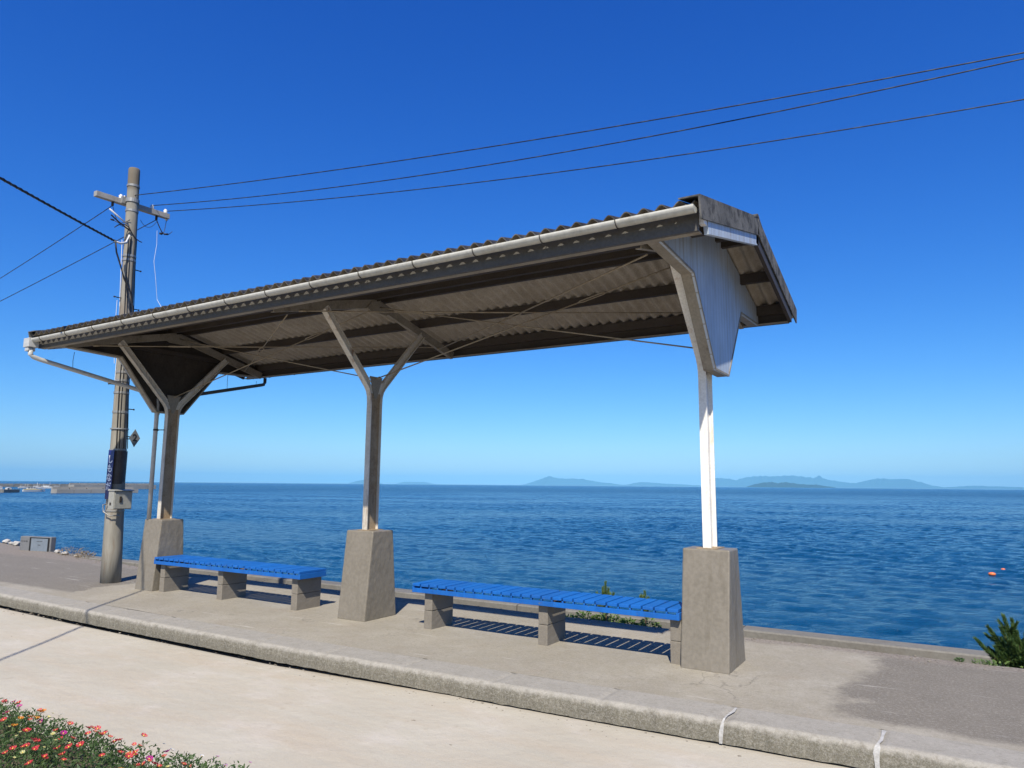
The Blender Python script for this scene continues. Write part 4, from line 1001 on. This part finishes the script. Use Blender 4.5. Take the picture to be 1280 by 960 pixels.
# flower bed in the foreground
def bed_h(x, y):
    d = -3.86+.05*fbm(x, 3, 1.6)-y; e = min(1, max(0, d/.10)); e2 = min(1, max(0, (.55-x)/.25)); e = math.sqrt(max(0, e*(2-e)))
    return (.275+.035*max(0, min(1, x+2.2))+.035*fbm(x, y, 3.2)+.05*fbm(x, y, 8))*e*e2
bm = bmesh.new(); prev = None
for i in range(110):
    x = -6.2+i*.065; col = []
    for k in range(22):
        y = -3.80-k*.07; col.append(bm.verts.new((x, y, -.165+max(0, bed_h(x, y))*.62)))
    if prev:
        for k in range(21): bm.faces.new((prev[k], prev[k+1], col[k+1], col[k]))
    prev = col
sb = obj('flower_bed_soil', bm, M_soil); sb['kind'] = 'structure'
bm = bmesh.new()
for i in range(46000):
    x = random.uniform(-5.6, .4) if i % 4 else random.uniform(-3.8, -1.1); y = -3.84-abs(random.random()**1.35)*1.25
    h = bed_h(x, y)
    if h < .02: continue
    if fbm(x+5, y, 5) < -.35 and random.random() < .6: continue
    p = Vector((x, y, -.15+h*random.uniform(.55, 1.0)))
    d = Vector((random.gauss(0, .8), random.gauss(0, .8)+(.3 if y > -3.95 else 0), random.uniform(.15, 1.3)))
    blade(bm, p, d, random.uniform(.014, .034), random.uniform(.004, .0075), .15)
for i in range(900):
    x = random.uniform(-5.6, .2); y = -3.9-random.random()*1.1; h = bed_h(x, y)
    if h < .05: continue
    p = Vector((x, y, -.15+h*.6)); d = Vector((random.gauss(0, .5), random.gauss(0, .5), 1)).normalized()
    tube(bm, [p, p+d*.05, p+d*.085+Vector((0, 0, .01))], .0022, 3, False)
fl = obj('flower_bed_foliage', bm, M_leaf); fl['kind'] = 'stuff'; fl['label'] = 'dense green succulent foliage of the flower bed in the near left corner'
# stray grass stems at the bed edge
COL = {'magenta': ((.52, .02, .28), 'magenta'), 'orange': ((.80, .27, .03), 'orange'), 'red': ((.72, .06, .075), 'coral red'), 'yellow': ((.78, .74, .34), 'pale yellow'), 'white': ((.80, .78, .80), 'white'), 'mauve': ((.48, .22, .50), 'mauve')}
FL = {
'magenta':[(-3.28,-3.91),(-3.19,-3.94),(-3.16,-3.99),(-3.01,-3.90),(-3.42,-3.88),(-1.57,-4.02),(-3.06,-3.89)],
'orange':[(-2.91,-3.94),(-2.87,-3.87),(-2.79,-4.07),(-2.88,-3.99),(-2.77,-4.16),(-3.56,-3.88),(-2.79,-4.12)],
'red':[(-2.51,-3.89),(-2.42,-3.90),(-2.29,-3.96),(-2.20,-3.91),(-2.46,-4.02),(-2.55,-4.20),(-2.46,-4.30),(-2.34,-4.39),(-2.23,-4.31),(-2.25,-4.29),(-2.32,-4.32),(-2.12,-4.31),(-2.13,-4.25),(-2.04,-4.27),(-1.97,-4.30),(-2.22,-4.13),(-2.03,-4.19),(-2.13,-4.10),(-2.33,-3.99),(-2.15,-4.00),(-2.10,-4.00),(-2.12,-4.04),(-1.85,-4.18),(-1.94,-3.93),(-1.85,-3.97),(-1.76,-4.07),(-1.68,-4.10),(-1.65,-4.06),(-1.68,-3.96),(-1.57,-3.89),(-2.35,-4.12),(-2.10,-3.95),(-1.74,-4.11),(-2.93,-4.14),(-2.10,-4.39)],
'yellow':[(-2.67,-4.19),(-2.28,-4.20),(-2.23,-4.21),(-2.41,-4.20),(-2.40,-3.88),(-2.54,-3.98),(-2.23,-4.40),(-2.22,-4.27),(-2.17,-4.17),(-2.78,-4.18),(-2.82,-3.93),(-2.77,-3.98)],
'white':[(-1.82,-3.87),(-1.65,-3.85),(-1.72,-3.89),(-1.70,-3.98),(-1.38,-3.85),(-1.45,-3.91)],
'mauve':[(-1.46,-3.81),(-1.45,-3.84),(-1.33,-3.86),(-1.27,-3.84),(-1.25,-3.78),(-1.25,-3.86)]}
M_stamen, _ = newmat('stamen_yellow', .6, .2, col=(.75, .55, .08))
rf = random.Random(11)
for key, n_ in (('red', 34), ('magenta', 9), ('orange', 5), ('yellow', 5)):
    for i in range(n_): FL[key].append((rf.uniform(-3.6, -1.25), -3.92-rf.random()*.5))
def flower_proto(key):
    rgb, word = COL[key]; m, t = newmat(key+'_petal', .5, .2)
    c = t.mix(t.ramp(t.noise(60, 2, .5), .3, .7), rgb, tuple(min(1, v*1.25+.02) for v in rgb)); t.color(c)
    tr = t.n('ShaderNodeBsdfTranslucent'); t.link(c, tr.inputs[0]); mx = t.n('ShaderNodeMixShader'); mx.inputs[0].default_value = .35
    t.link(t.b.outputs[0], mx.inputs[1]); t.link(tr.outputs[0], mx.inputs[2]); t.link(mx.outputs[0], t.t.nodes['Material Output'].inputs[0])
    e = thing('portulaca_flower', word+' portulaca blossom open above the green foliage of the flower bed', 'flower', (0, 0, 0), word+' portulaca blossoms in the flower bed')
    bm = bmesh.new(); Rr = .021
    for k in range(5):
        a = k*2*math.pi/5
        def P(rr, da, z): return bm.verts.new((rr*math.cos(a+da), rr*math.sin(a+da), z))
        c0_ = P(0, 0, 0); l1 = P(Rr*.5, -.5, .005); r1 = P(Rr*.5, .5, .005); m1 = P(Rr*.55, 0, .003); l2 = P(Rr*.98, -.5, .012); r2 = P(Rr*.98, .5, .013); m2 = P(Rr*.93, 0, .008)
        for f in ((c0_, m1, l1), (c0_, r1, m1), (l1, m1, m2, l2), (m1, r1, r2, m2)): q = bm.faces.new(f); q.smooth = True
    objl('petals', bm, m, e)
    bm = bmesh.new(); bmesh.ops.create_icosphere(bm, subdivisions=1, radius=.0045, matrix=Matrix.Translation((0, 0, .005))); objl('stamens', bm, M_stamen, e)
    return e
for key, L in FL.items():
    pro = flower_proto(key)
    for i, (x, y) in enumerate(L):
        o = pro if i == 0 else copy_tree(pro)
        z = -.15+max(.10, bed_h(x, y))+.012+random.uniform(0, .01)
        if x > -1.9 and key in ('white', 'mauve'): z = max(z, random.uniform(.10, .13))
        o.location = (x, y, z); o.rotation_euler = (random.uniform(-.1, .5), random.uniform(-.3, .5), random.random()*6.28); s_ = random.uniform(.6, 1.0)*(.62 if key in ('yellow', 'white', 'mauve') else 1); o.scale = (s_, s_, s_)
